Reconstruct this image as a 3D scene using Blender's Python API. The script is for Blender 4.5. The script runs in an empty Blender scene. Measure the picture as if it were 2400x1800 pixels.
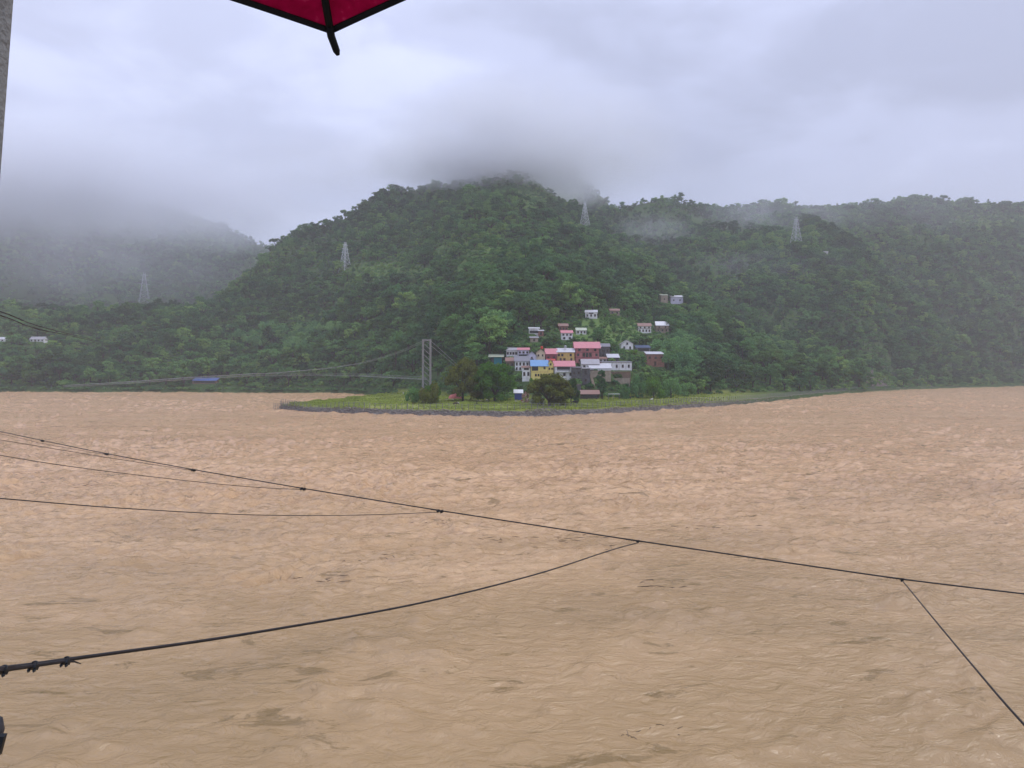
import bpy, bmesh, math, random
import numpy as np
from mathutils import Vector, Matrix, Euler

random.seed(7)
np.random.seed(7)
scn = bpy.context.scene
COL = scn.collection
F_PX, CX, HY, CAMZ = 1700.0, 1200.0, 880.0, 14.0     # focal length (source px), image centre, horizon row, eye height

# ------------------------------------------------------------------ camera
cam = bpy.data.cameras.new('camera')
camo = bpy.data.objects.new('camera', cam)
COL.objects.link(camo)
camo.location = (0, 0, CAMZ)
camo.rotation_euler = (math.radians(90), 0, 0)
cam.sensor_width = 36.0
cam.lens = 36.0 * F_PX / 2400.0
cam.shift_y = -(900.0 - HY) / 2400.0
cam.clip_start = 0.05
cam.clip_end = 20000
scn.camera = camo

# ------------------------------------------------------------------ world, sun, exposure
SUN_EL, SUN_AZ = math.radians(58), math.radians(80)
world = bpy.data.worlds.new('World')
scn.world = world
world.use_nodes = True
wn, wl = world.node_tree.nodes, world.node_tree.links
wn.clear()


def N(nodes, typ, **kw):
    n = nodes.new(typ)
    for k, v in kw.items():
        if k in n.inputs:
            n.inputs[k].default_value = v
        else:
            setattr(n, k, v)
    return n


def ramp(nodes, stops, interp='LINEAR'):
    r = nodes.new('ShaderNodeValToRGB')
    r.color_ramp.interpolation = interp
    el = r.color_ramp.elements
    while len(el) < len(stops):
        el.new(0.5)
    for e, (p, c) in zip(el, stops):
        e.position = p
        e.color = (c, c, c, 1) if isinstance(c, (int, float)) else (*c, 1)
    return r


sky = N(wn, 'ShaderNodeTexSky', sky_type='NISHITA', sun_disc=False, sun_elevation=SUN_EL, sun_rotation=SUN_AZ)
tc = N(wn, 'ShaderNodeTexCoord')
mp = N(wn, 'ShaderNodeMapping')
mp.inputs['Scale'].default_value = (1.0, 1.0, 2.3)
mp.inputs['Rotation'].default_value = (0.0, 0.30, 0.0)
mp.inputs['Location'].default_value = (0.35, 0.0, 0.22)
wl.new(tc.outputs['Generated'], mp.inputs['Vector'])
n1 = N(wn, 'ShaderNodeTexNoise', Scale=1.9, Detail=4.0, Roughness=0.45, Distortion=0.35)
n2 = N(wn, 'ShaderNodeTexNoise', Scale=5.0, Detail=5.0, Roughness=0.5, Distortion=0.5)
wl.new(mp.outputs[0], n1.inputs['Vector'])
wl.new(mp.outputs[0], n2.inputs['Vector'])
mixn = N(wn, 'ShaderNodeMix', data_type='FLOAT')
mixn.inputs[0].default_value = 0.3
wl.new(n1.outputs['Fac'], mixn.inputs[2])
wl.new(n2.outputs['Fac'], mixn.inputs[3])
cr = ramp(wn, [(0.32, (4.3, 4.7, 6.5)), (0.45, (5.5, 6.0, 8.3)), (0.56, (7.0, 7.6, 10.3)), (0.68, (8.4, 9.1, 11.8))], 'EASE')
# ramp colours above 1 are clipped by the UI only; scale explicitly instead
for e in cr.color_ramp.elements:
    e.color = (e.color[0] / 10, e.color[1] / 10, e.color[2] / 10, 1)
wl.new(mixn.outputs[0], cr.inputs[0])
# an overcast sky is brighter towards the zenith
sep = N(wn, 'ShaderNodeSeparateXYZ')
wl.new(tc.outputs['Generated'], sep.inputs[0])
el = N(wn, 'ShaderNodeMapRange')
el.inputs[1].default_value, el.inputs[2].default_value = 0.0, 1.0
el.inputs[3].default_value, el.inputs[4].default_value = 6.6, 16.5
wl.new(sep.outputs['Z'], el.inputs[0])
vm = N(wn, 'ShaderNodeVectorMath', operation='SCALE')
wl.new(cr.outputs[0], vm.inputs[0])
wl.new(el.outputs[0], vm.inputs['Scale'])
mx = N(wn, 'ShaderNodeMix', data_type='RGBA')
mx.inputs[0].default_value = 0.93
wl.new(sky.outputs[0], mx.inputs[6])
wl.new(vm.outputs[0], mx.inputs[7])
bg = N(wn, 'ShaderNodeBackground', Strength=0.12)
wl.new(mx.outputs[2], bg.inputs['Color'])
wo = N(wn, 'ShaderNodeOutputWorld')
wl.new(bg.outputs[0], wo.inputs['Surface'])
world.cycles.sampling_method = 'MANUAL'
world.cycles.sample_map_resolution = 512

sun = bpy.data.lights.new('sun', 'SUN')
sun.energy = 1.5
sun.angle = math.radians(20)
sun.color = (1.0, 0.95, 0.88)
suno = bpy.data.objects.new('sun', sun)
COL.objects.link(suno)
sd = Vector((math.sin(SUN_AZ) * math.cos(SUN_EL), math.cos(SUN_AZ) * math.cos(SUN_EL), math.sin(SUN_EL)))
suno.rotation_euler = sd.to_track_quat('Z', 'Y').to_euler()
suno.location = (0, 0, 400)

vs = scn.view_settings
vs.view_transform = 'Standard'
vs.look = 'None'
vs.gamma = 1.0
vs.use_curve_mapping = False
vs.exposure = 0.0
scn.cycles.use_denoising = True
scn.cycles.max_bounces = 8
scn.cycles.diffuse_bounces = 3
scn.cycles.glossy_bounces = 3
scn.cycles.transmission_bounces = 4
scn.cycles.transparent_max_bounces = 8
scn.cycles.volume_bounces = 3
scn.cycles.volume_step_rate = 2.0
scn.cycles.volume_max_steps = 128
scn.cycles.sample_clamp_indirect = 6.0

# ------------------------------------------------------------------ helpers


def tag(o, label=None, cat=None, group=None, kind=None):
    if label: o['label'] = label
    if cat: o['category'] = cat
    if group: o['group'] = group
    if kind: o['kind'] = kind
    return o


def empty(name, loc=(0, 0, 0), rz=0.0):
    o = bpy.data.objects.new(name, None)
    COL.objects.link(o)
    o.location = loc
    o.rotation_euler = (0, 0, rz)
    o.empty_display_size = 0.5
    return o


def mesh_obj(name, verts, faces, mats, parent=None, mi=None, smooth=False, link=True):
    me = bpy.data.meshes.new(name)
    me.from_pydata([tuple(v) for v in verts], [], faces)
    for m in (mats if isinstance(mats, (list, tuple)) else [mats]):
        me.materials.append(m)
    if mi is not None:
        me.polygons.foreach_set('material_index', mi)
    if smooth:
        me.polygons.foreach_set('use_smooth', [True] * len(me.polygons))
    me.update()
    o = bpy.data.objects.new(name, me)
    if link: COL.objects.link(o)
    if parent is not None: o.parent = parent
    return o


class MB:
    """collects shapes into one mesh"""
    def __init__(s):
        s.v, s.f, s.m = [], [], []

    def add(s, verts, faces, m=0):
        b = len(s.v)
        s.v += [tuple(v) for v in verts]
        s.f += [tuple(b + i for i in f) for f in faces]
        s.m += [m] * len(faces)

    def box(s, x0, x1, y0, y1, z0, z1, m=0):
        s.add([(x0, y0, z0), (x1, y0, z0), (x1, y1, z0), (x0, y1, z0), (x0, y0, z1), (x1, y0, z1), (x1, y1, z1), (x0, y1, z1)],
              [(0, 3, 2, 1), (4, 5, 6, 7), (0, 1, 5, 4), (1, 2, 6, 5), (2, 3, 7, 6), (3, 0, 4, 7)], m)

    def tube(s, pts, r, n=6, m=0, caps=True):
        pts = [Vector(p) for p in pts]
        rs = r if isinstance(r, (list, tuple)) else [r] * len(pts)
        b = len(s.v)
        prev = None
        for i, p in enumerate(pts):
            t = (pts[min(i + 1, len(pts) - 1)] - pts[max(i - 1, 0)]).normalized()
            if prev is None:
                a = t.orthogonal().normalized()
            else:
                a = (prev - t * prev.dot(t)).normalized()
            prev = a
            c = t.cross(a)
            for k in range(n):
                g = 2 * math.pi * k / n
                s.v.append(tuple(p + (a * math.cos(g) + c * math.sin(g)) * rs[i]))
        for i in range(len(pts) - 1):
            for k in range(n):
                k2 = (k + 1) % n
                s.f.append((b + i * n + k, b + i * n + k2, b + (i + 1) * n + k2, b + (i + 1) * n + k))
                s.m.append(m)
        if caps:
            s.f.append(tuple(b + k for k in range(n))[::-1]); s.m.append(m)
            e = b + (len(pts) - 1) * n
            s.f.append(tuple(e + k for k in range(n))); s.m.append(m)

    def build(s, name, mats, parent=None, smooth=False, link=True):
        return mesh_obj(name, s.v, s.f, mats, parent, s.m, smooth, link)


def at(px, py, Y):
    """point seen at source pixel (px, py) at depth Y in front of the camera"""
    return Vector(((px - CX) / F_PX * Y, Y, CAMZ + (HY - py) / F_PX * Y))


# 2-D gradient noise
_rng = np.random.RandomState(11)
_perm = np.tile(_rng.permutation(256), 3)
_ga = _rng.rand(256) * 2 * np.pi
_gx, _gy = np.cos(_ga), np.sin(_ga)


def perlin(x, y, seed=0):
    x = np.asarray(x, float) + seed * 17.31
    y = np.asarray(y, float) + seed * 9.77
    xi, yi = np.floor(x).astype(np.int64), np.floor(y).astype(np.int64)
    xf, yf = x - xi, y - yi
    u, v = xf**3 * (xf * (xf * 6 - 15) + 10), yf**3 * (yf * (yf * 6 - 15) + 10)

    def g(i, j, dx, dy):
        h = _perm[(_perm[(xi + i) & 255] + ((yi + j) & 255))]
        return _gx[h] * dx + _gy[h] * dy
    a, b = g(0, 0, xf, yf), g(1, 0, xf - 1, yf)
    c, d = g(0, 1, xf, yf - 1), g(1, 1, xf - 1, yf - 1)
    return ((a + (b - a) * u) * (1 - v) + (c + (d - c) * u) * v) * 1.5


def fbm(x, y, octv=4, seed=0, gain=0.5):
    s, a = 0, 1.0
    for i in range(octv):
        s = s + a * perlin(x, y, seed + i)
        x, y, a = x * 2.03, y * 2.03, a * gain
    return s


# ------------------------------------------------------------------ materials
def new_mat(name):
    m = bpy.data.materials.new(name)
    m.use_nodes = True
    nt = m.node_tree
    b = nt.nodes['Principled BSDF']
    return m, nt, b


def plain(name, col, rough=0.75, var=0.15, scale=1.5, metal=0.0, bump=0.0, bscale=20, dirt=None, spec=0.3):
    """base colour with uneven wear, optional streaks and relief"""
    m, nt, b = new_mat(name)
    n = nt.nodes
    g = N(n, 'ShaderNodeNewGeometry')
    ns = N(n, 'ShaderNodeTexNoise', Scale=scale, Detail=4.0, Roughness=0.65)
    nt.links.new(g.outputs['Position'], ns.inputs['Vector'])
    r = ramp(n, [(0.3, tuple(c * (1 - var) for c in col)), (0.7, tuple(min(1, c * (1 + var)) for c in col))])
    nt.links.new(ns.outputs['Fac'], r.inputs[0])
    out = r.outputs[0]
    if dirt:
        mp_ = N(n, 'ShaderNodeMapping')
        mp_.inputs['Scale'].default_value = (1.1, 1.1, 0.28)
        nt.links.new(g.outputs['Position'], mp_.inputs['Vector'])
        n2_ = N(n, 'ShaderNodeTexNoise', Scale=1.0, Detail=5.0, Roughness=0.7)
        nt.links.new(mp_.outputs[0], n2_.inputs['Vector'])
        r2 = ramp(n, [(0.48, 0.0), (0.72, 0.65)])
        nt.links.new(n2_.outputs['Fac'], r2.inputs[0])
        mm = N(n, 'ShaderNodeMix', data_type='RGBA')
        nt.links.new(r2.outputs[0], mm.inputs[0])
        nt.links.new(out, mm.inputs[6])
        mm.inputs[7].default_value = (*dirt, 1)
        out = mm.outputs[2]
    nt.links.new(out, b.inputs['Base Color'])
    b.inputs['Roughness'].default_value = rough
    b.inputs['Metallic'].default_value = metal
    b.inputs['Specular IOR Level'].default_value = spec
    if bump:
        nb = N(n, 'ShaderNodeTexNoise', Scale=bscale, Detail=3.0)
        nt.links.new(g.outputs['Position'], nb.inputs['Vector'])
        bp = N(n, 'ShaderNodeBump', Strength=bump, Distance=0.05)
        nt.links.new(nb.outputs['Fac'], bp.inputs['Height'])
        nt.links.new(bp.outputs[0], b.inputs['Normal'])
    return m


def brick_mat(name, c1, c2, mortar, sc=1.0):
    m, nt, b = new_mat(name)
    n = nt.nodes
    t = N(n, 'ShaderNodeTexCoord')
    mp_ = N(n, 'ShaderNodeMapping')
    mp_.inputs['Rotation'].default_value = (math.radians(90), 0, 0)
    nt.links.new(t.outputs['Object'], mp_.inputs['Vector'])
    br = N(n, 'ShaderNodeTexBrick', Scale=sc)
    br.inputs['Color1'].default_value = (*c1, 1)
    br.inputs['Color2'].default_value = (*c2, 1)
    br.inputs['Mortar'].default_value = (*mortar, 1)
    br.inputs['Brick Width'].default_value = 0.5
    br.inputs['Row Height'].default_value = 0.22
    nt.links.new(mp_.outputs[0], br.inputs['Vector'])
    ns = N(n, 'ShaderNodeTexNoise', Scale=0.9, Detail=4.0)
    nt.links.new(t.outputs['Object'], ns.inputs['Vector'])
    r = ramp(n, [(0.3, 0.65), (0.75, 1.2)])
    nt.links.new(ns.outputs['Fac'], r.inputs[0])
    mm = N(n, 'ShaderNodeMix', data_type='RGBA', blend_type='MULTIPLY')
    mm.inputs[0].default_value = 1.0
    nt.links.new(br.outputs['Color'], mm.inputs[6])
    nt.links.new(r.outputs[0], mm.inputs[7])
    nt.links.new(mm.outputs[2], b.inputs['Base Color'])
    b.inputs['Roughness'].default_value = 0.9
    return m


def sheet_mat(name, col, rust=(0.16, 0.09, 0.05), amt=0.4):
    """corrugated sheet roof: ribs as relief, rust blotches"""
    m, nt, b = new_mat(name)
    n = nt.nodes
    t = N(n, 'ShaderNodeTexCoord')
    ns = N(n, 'ShaderNodeTexNoise', Scale=0.7, Detail=5.0, Roughness=0.7)
    nt.links.new(t.outputs['Object'], ns.inputs['Vector'])
    r = ramp(n, [(0.45, 0.0), (0.8, amt)])
    nt.links.new(ns.outputs['Fac'], r.inputs[0])
    mm = N(n, 'ShaderNodeMix', data_type='RGBA')
    nt.links.new(r.outputs[0], mm.inputs[0])
    mm.inputs[6].default_value = (*col, 1)
    mm.inputs[7].default_value = (*rust, 1)
    nt.links.new(mm.outputs[2], b.inputs['Base Color'])
    w = N(n, 'ShaderNodeTexWave', Scale=1.6)
    w.bands_direction = 'X'
    nt.links.new(t.outputs['Object'], w.inputs['Vector'])
    bp = N(n, 'ShaderNodeBump', Strength=0.5, Distance=0.05)
    nt.links.new(w.outputs['Fac'], bp.inputs['Height'])
    nt.links.new(bp.outputs[0], b.inputs['Normal'])
    b.inputs['Roughness'].default_value = 0.5
    return m


def leaf_mat(name, dark, mid, light, trans=0.4):
    m, nt, b = new_mat(name)
    n = nt.nodes
    n.remove(b)
    oi = N(n, 'ShaderNodeObjectInfo')
    r = ramp(n, [(0.0, dark), (0.55, mid), (1.0, light)])
    g = N(n, 'ShaderNodeNewGeometry')
    ns = N(n, 'ShaderNodeTexNoise', Scale=0.011, Detail=3.0, Roughness=0.6)
    nt.links.new(g.outputs['Position'], ns.inputs['Vector'])
    mr = N(n, 'ShaderNodeMapRange')
    mr.inputs[1].default_value, mr.inputs[2].default_value = 0.35, 0.65
    mr.inputs[3].default_value, mr.inputs[4].default_value = -0.42, 0.42
    nt.links.new(ns.outputs['Fac'], mr.inputs[0])
    ad = N(n, 'ShaderNodeMath', operation='ADD')
    nt.links.new(oi.outputs['Random'], ad.inputs[0])
    nt.links.new(mr.outputs[0], ad.inputs[1])
    nt.links.new(ad.outputs[0], r.inputs[0])
    # leaf to leaf difference
    nf = N(n, 'ShaderNodeTexNoise', Scale=1.3, Detail=2.0)
    nt.links.new(g.outputs['Position'], nf.inputs['Vector'])
    r2 = ramp(n, [(0.3, 0.50), (0.7, 1.0)])
    up_ = N(n, 'ShaderNodeVectorMath', operation='SCALE'); up_.inputs['Scale'].default_value = 1.55
    nt.links.new(r2.outputs[0], up_.inputs[0])
    nt.links.new(nf.outputs['Fac'], r2.inputs[0])
    mm = N(n, 'ShaderNodeMix', data_type='RGBA', blend_type='MULTIPLY')
    mm.inputs[0].default_value = 1.0
    nt.links.new(r.outputs[0], mm.inputs[6])
    nt.links.new(up_.outputs[0], mm.inputs[7])
    d = N(n, 'ShaderNodeBsdfDiffuse')
    tr = N(n, 'ShaderNodeBsdfTranslucent')
    nt.links.new(mm.outputs[2], d.inputs['Color'])
    nt.links.new(mm.outputs[2], tr.inputs['Color'])
    ms = N(n, 'ShaderNodeMixShader', Fac=trans)
    nt.links.new(d.outputs[0], ms.inputs[1])
    nt.links.new(tr.outputs[0], ms.inputs[2])
    nt.links.new(ms.outputs[0], n['Material Output'].inputs['Surface'])
    return m


LEAF = {
    'dark': leaf_mat('leaf_dark', (0.030, 0.064, 0.022), (0.050, 0.105, 0.032), (0.078, 0.150, 0.038)),
    'mid': leaf_mat('leaf_mid', (0.050, 0.118, 0.044), (0.080, 0.180, 0.058), (0.125, 0.245, 0.070)),
    'light': leaf_mat('leaf_light', (0.085, 0.190, 0.060), (0.130, 0.255, 0.075), (0.200, 0.320, 0.080)),
    'bamboo': leaf_mat('leaf_bamboo', (0.090, 0.200, 0.080), (0.140, 0.285, 0.105), (0.200, 0.350, 0.120)),
    'olive': leaf_mat('leaf_olive', (0.050, 0.072, 0.014), (0.085, 0.108, 0.018), (0.125, 0.140, 0.026)),
    'lush': leaf_mat('leaf_lush', (0.050, 0.130, 0.018), (0.080, 0.180, 0.022), (0.120, 0.230, 0.030)),
    'pale': leaf_mat('leaf_pale', (0.12, 0.14, 0.10), (0.20, 0.22, 0.18), (0.3, 0.32, 0.28)),
}
BARK = plain('bark', (0.055, 0.042, 0.032), 0.9, 0.3, 3.0)
GLASS = plain('dark_window', (0.010, 0.012, 0.014), 0.25, 0.2, 2.0, spec=0.5)
FRAMEM = plain('window_frame_wood', (0.10, 0.055, 0.035), 0.8, 0.2)
DOORM = plain('door_wood', (0.07, 0.04, 0.03), 0.8, 0.3)
STEEL = plain('galvanised_steel', (0.34, 0.36, 0.37), 0.55, 0.15, 3.0, metal=0.3)
PYLON = plain('pylon_steel', (0.55, 0.58, 0.60), 0.6, 0.1, 1.0)
DSTEEL = plain('dull_bridge_steel', (0.27, 0.28, 0.27), 0.7, 0.2, 2.0)
CABLE = plain('cable_steel', (0.022, 0.018, 0.018), 0.6, 0.3, 9.0, spec=0.25)
CLAMP = plain('clamp_iron', (0.018, 0.020, 0.022), 0.45, 0.3, 30.0, metal=0.4)
CONCRETE = plain('concrete', (0.25, 0.245, 0.235), 0.9, 0.2, 2.5, bump=0.5, bscale=30, dirt=(0.12, 0.12, 0.10))
POSTM = plain('fence_post', (0.20, 0.19, 0.18), 0.9, 0.25)
WOODD = plain('dark_timber', (0.05, 0.035, 0.028), 0.85, 0.3)
STONEW = brick_mat('stone_wall_grey', (0.15, 0.14, 0.14), (0.10, 0.095, 0.10), (0.06, 0.06, 0.06), 0.9)

# ------------------------------------------------------------------ terrain (real heights, metres)
I = np.interp


def ss(a, b, x):
    t = np.clip((x - a) / (b - a), 0, 1)
    return t * t * (3 - 2 * t)


def foot(px):      # depth where the hillside starts
    return I(px, [-1000, -600, 0, 560, 800, 900, 980, 1100, 1250, 1400, 1500, 1600, 1700, 1900, 2000, 2100, 2400, 3400],
             [760, 700, 618, 596, 574, 520, 480, 362, 338, 338, 362, 402, 450, 512, 596, 708, 944, 1465])


def shore_front(px):   # water's edge in front of the meadow; beyond the meadow it is the foot of the hill
    return I(px, [-1000, 600, 640, 660, 700, 800, 1000, 1200, 1400, 1550, 1700, 1800, 1900, 2000, 2100, 2400, 3400],
             [700, 600, 330, 298, 283, 268, 252, 246, 262, 290, 335, 378, 460, 580, 690, 930, 1450])


def shore_back(px):
    return I(px, [600, 640, 660, 700, 800, 870, 930, 1000], [300, 305, 310, 322, 372, 440, 520, 700])


PADS = []          # levelled house plots: x, y centre, half width, half depth, height


def terrain_z(px, Y):
    z = terrain_raw(px, Y)
    if PADS:
        px, Y = np.asarray(px, float), np.asarray(Y, float)
        x = (px - CX) / F_PX * Y
        for (ax, ay, hw, hd, az) in PADS:
            d = np.maximum(np.maximum(np.abs(x - ax) - hw, 0) / 2.6, np.maximum(np.abs(Y - ay) - hd, 0) / 3.2)
            w = 1 - ss(0, 1, d)
            z = z * (1 - w) + az * w
    return z


def terrain_raw(px, Y):
    px, Y = np.asarray(px, float), np.asarray(Y, float)
    x = (px - CX) / F_PX * Y
    # meadow / bank
    E, B = shore_front(px), shore_back(px)
    wob = perlin(x / 14, Y / 14, 3) * 2.0
    front = ss(0, 5.5, Y - E + wob)
    back = np.where(px < 1000, ss(0, 4.0, B - Y + wob), 1.0)
    flat = 2.15 + 0.35 * perlin(x / 25, Y / 25, 5) + 0.9 * ss(10, 110, Y - E) * (px > 950)
    low = -1.2 + (flat + 1.2) * front * back
    left_bank = np.where(px < 1000, ss(0, 3, Y - foot(px) + 2 + wob * .4) * 7.5 - 1.2, -1.2)
    low = np.maximum(low, left_bank)

    def layer(F, R, yr, toe, gul, sd, fall=0.55, p=1.0):
        zR = CAMZ + (HY - yr) / F_PX * R
        t = (Y - F) / (R - F)
        tc_ = np.clip(t, 0, 1)
        up = 2.6 + (zR - 2.6) * tc_**p + toe * (1 - np.exp(-np.clip(Y - F, 0, 999) / 14)) * (1 - tc_)
        z = np.where(t <= 1, up, zR - (Y - R) * fall)
        env = np.clip(4 * tc_, 0, 1) * (1 - 0.8 * ss(0.6, 1.0, tc_)) * (t > 0)
        vil = 1 - 0.85 * ss(1080, 1160, px) * (1 - ss(1560, 1640, px)) * (1 - ss(520, 640, Y))
        rid = 1 - np.abs(perlin(x / 150 + Y / 500, Y / 420, sd)) * 2
        z = z + env * vil * (gul * (rid - 0.35) + 0.35 * gul * perlin(x / 55, Y / 70, sd + 1) + 0.12 * gul * perlin(x / 20, Y / 20, sd + 2))
        return np.where(t < -0.02, -3.0, z)
    ra_x = [-1000, -600, 0, 217, 369, 499, 560, 640, 680, 705, 760, 800, 846, 885, 922, 1030, 1090, 1150, 1210, 1250, 1302, 1356, 1410, 1490, 1573, 1693, 1850, 1960, 2050, 2100, 2500]
    ra_y = [700, 705, 722, 718, 715, 703, 655, 572, 540, 520, 514, 500, 474, 448, 432, 424, 418, 398, 392, 402, 446, 478, 530, 585, 638, 712, 800, 845, 880, 900, 1000]
    R = I(px, [-1000, 0, 500, 640, 922, 1200, 1356, 1573, 1850, 2100, 2500], [900, 850, 850, 930, 1000, 1030, 980, 860, 830, 800, 980])
    A = layer(foot(px), np.maximum(R, foot(px) + 60), I(px, ra_x, ra_y) + 12, 7.0, 20, 21)
    FB = I(px, [1000, 1400, 1700, 1900, 2000, 2100, 2400, 3400], [900, 650, 620, 600, 640, 770, 960, 1500])
    rb_x = [1200, 1320, 1410, 1480, 1560, 1640, 1750, 1850, 1920, 2000, 2100, 2170, 2250, 2330, 2400, 2700, 3400]
    rb_y = [700, 540, 494, 482, 474, 486, 486, 490, 487, 491, 484, 474, 488, 492, 488, 478, 480]
    RB = I(px, [1000, 1400, 2000, 2400, 3400], [1300, 1200, 1250, 1450, 2100])
    Bz = np.where(px > 1150, layer(FB, RB, I(px, rb_x, rb_y), 5.0, 30, 31), -3)
    rc_x = [-1000, 0, 200, 400, 520, 640, 720, 820]
    rc_y = [400, 420, 450, 495, 535, 585, 640, 760]
    Cz = np.where(px < 900, layer(1000 + 0 * px, 1700 + 0 * px, I(px, rc_x, rc_y), 0, 45, 41), -3)
    Dz = np.where((px > 900) & (px < 1500), layer(1050 + 0 * px, 1330 + 0 * px, I(px, [900, 1040, 1150, 1250, 1340, 1420, 1500], [600, 440, 390, 372, 400, 470, 600]), 0, 20, 51), -3)
    z = np.maximum.reduce([low, A, Bz, Cz, Dz])
    return z


def ground(px, py, y0=240.0, y1=1900.0):
    """first point of the terrain on the ray through source pixel (px, py)"""
    Ys = np.arange(y0, y1, 0.5)
    zs = terrain_z(np.full_like(Ys, px), Ys)
    ray = CAMZ + (HY - py) / F_PX * Ys
    hit = np.nonzero((zs >= ray) & (zs > 0.3))[0]
    Y = Ys[hit[0]] if len(hit) else Ys[-1]
    return Vector(((px - CX) / F_PX * Y, Y, float(zs[hit[0]] if len(hit) else zs[-1])))


def zt(x, Y):
    return float(terrain_z(CX + F_PX * x / Y, Y))


rows = np.concatenate([np.arange(236, 430, 1.5), np.geomspace(430, 2600, 170)])
cols = np.linspace(-950, 3350, 780)
PX, YY = np.meshgrid(cols, rows)
ZZ = terrain_z(PX, YY)
XX = (PX - CX) / F_PX * YY
nr, nc = PX.shape
tv = np.stack([XX, YY, ZZ], -1).reshape(-1, 3)
idx = np.arange(nr * nc).reshape(nr, nc)
q = np.stack([idx[:-1, :-1], idx[:-1, 1:], idx[1:, 1:], idx[1:, :-1]], -1).reshape(-1, 4)
keep = ~(ZZ.reshape(-1)[q] < -1.1).all(1)
q = q[keep]


def np_mesh(name, v, q, mat, smooth=True):
    me = bpy.data.meshes.new(name)
    me.vertices.add(len(v)); me.vertices.foreach_set('co', v.astype(np.float32).ravel())
    me.loops.add(q.size); me.loops.foreach_set('vertex_index', q.astype(np.int32).ravel())
    me.polygons.add(len(q)); me.polygons.foreach_set('loop_start', np.arange(0, q.size, q.shape[1], dtype=np.int32))
    me.update(calc_edges=True)
    if smooth: me.polygons.foreach_set('use_smooth', np.ones(len(q), bool))
    me.materials.append(mat)
    o = bpy.data.objects.new(name, me)
    COL.objects.link(o)
    return o


def compact(v, q):
    used, inv = np.unique(q, return_inverse=True)
    return v[used], inv.reshape(q.shape)


def terrain_material():
    m, nt, b = new_mat('terrain')
    n, L = nt.nodes, nt.links
    g = N(n, 'ShaderNodeNewGeometry')
    sp = N(n, 'ShaderNodeSeparateXYZ')
    L.new(g.outputs['Position'], sp.inputs[0])
    big = N(n, 'ShaderNodeTexNoise', Scale=0.035, Detail=5.0, Roughness=0.6)
    fin = N(n, 'ShaderNodeTexNoise', Scale=0.7, Detail=4.0, Roughness=0.7)
    L.new(g.outputs['Position'], big.inputs['Vector'])
    L.new(g.outputs['Position'], fin.inputs['Vector'])
    grass = ramp(n, [(0.32, (0.12, 0.150, 0.028)), (0.5, (0.19, 0.22, 0.040)), (0.68, (0.25, 0.25, 0.070))])
    L.new(big.outputs['Fac'], grass.inputs[0])
    hill = ramp(n, [(0.35, (0.030, 0.055, 0.018)), (0.6, (0.055, 0.095, 0.026)), (0.8, (0.095, 0.115, 0.038))])
    L.new(fin.outputs['Fac'], hill.inputs[0])
    rock = ramp(n, [(0.35, (0.075, 0.068, 0.062)), (0.65, (0.19, 0.175, 0.16))])
    L.new(fin.outputs['Fac'], rock.inputs[0])
    # relief height, broken up, decides bank stone / meadow / hillside
    zz = N(n, 'ShaderNodeMath', operation='MULTIPLY_ADD')
    L.new(fin.outputs['Fac'], zz.inputs[0]); zz.inputs[1].default_value = 1.2
    L.new(sp.outputs['Z'], zz.inputs[2])
    am = N(n, 'ShaderNodeAttribute', attribute_name='meadow')
    ao = N(n, 'ShaderNodeAttribute', attribute_name='clearing')
    a = N(n, 'ShaderNodeMapRange'); a.inputs[1].default_value, a.inputs[2].default_value = 2.0, 2.5
    L.new(zz.outputs[0], a.inputs[0])
    c = N(n, 'ShaderNodeMapRange'); c.inputs[1].default_value, c.inputs[2].default_value = 4.4, 6.0
    L.new(zz.outputs[0], c.inputs[0])
    m1 = N(n, 'ShaderNodeMix', data_type='RGBA'); m2 = N(n, 'ShaderNodeMix', data_type='RGBA')
    L.new(a.outputs[0], m1.inputs[0]); L.new(rock.outputs[0], m1.inputs[6]); L.new(grass.outputs[0], m1.inputs[7])
    inv = N(n, 'ShaderNodeMath', operation='SUBTRACT'); inv.inputs[0].default_value = 1.0
    L.new(am.outputs['Fac'], inv.inputs[1])
    cm = N(n, 'ShaderNodeMath', operation='MAXIMUM')
    L.new(c.outputs[0], cm.inputs[0]); L.new(inv.outputs[0], cm.inputs[1])
    hm = N(n, 'ShaderNodeMix', data_type='RGBA')
    L.new(ao.outputs['Fac'], hm.inputs[0]); L.new(hill.outputs[0], hm.inputs[6]); hm.inputs[7].default_value = (0.095, 0.155, 0.042, 1)
    hill = hm
    L.new(cm.outputs[0], m2.inputs[0]); L.new(m1.outputs[2], m2.inputs[6]); L.new(hill.outputs[2], m2.inputs[7])
    L.new(m2.outputs[2], b.inputs['Base Color'])
    b.inputs['Roughness'].default_value = 1.0
    b.inputs['Specular IOR Level'].default_value = 0.1
    bp = N(n, 'ShaderNodeBump', Strength=0.7, Distance=0.4)
    L.new(fin.outputs['Fac'], bp.inputs['Height'])
    L.new(bp.outputs[0], b.inputs['Normal'])
    return m


TERR = terrain_material()
v2, q2 = compact(tv, q)
ter = np_mesh('terrain', v2, q2, TERR)
tag(ter, kind='structure')


def field_mask(px, py):
    return ((((px - 1285) / 80) ** 2 + ((py - 455) / 38) ** 2 < 1) | (((px - 1130) / 120) ** 2 + ((py - 600) / 45) ** 2 < 1)
            | (((px - 2330) / 120) ** 2 + ((py - 520) / 22) ** 2 < 1) | (((px - 900) / 110) ** 2 + ((py - 640) / 25) ** 2 < 1)
            | (((px - 1420) / 90) ** 2 + ((py - 775) / 30) ** 2 < 1))


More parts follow.
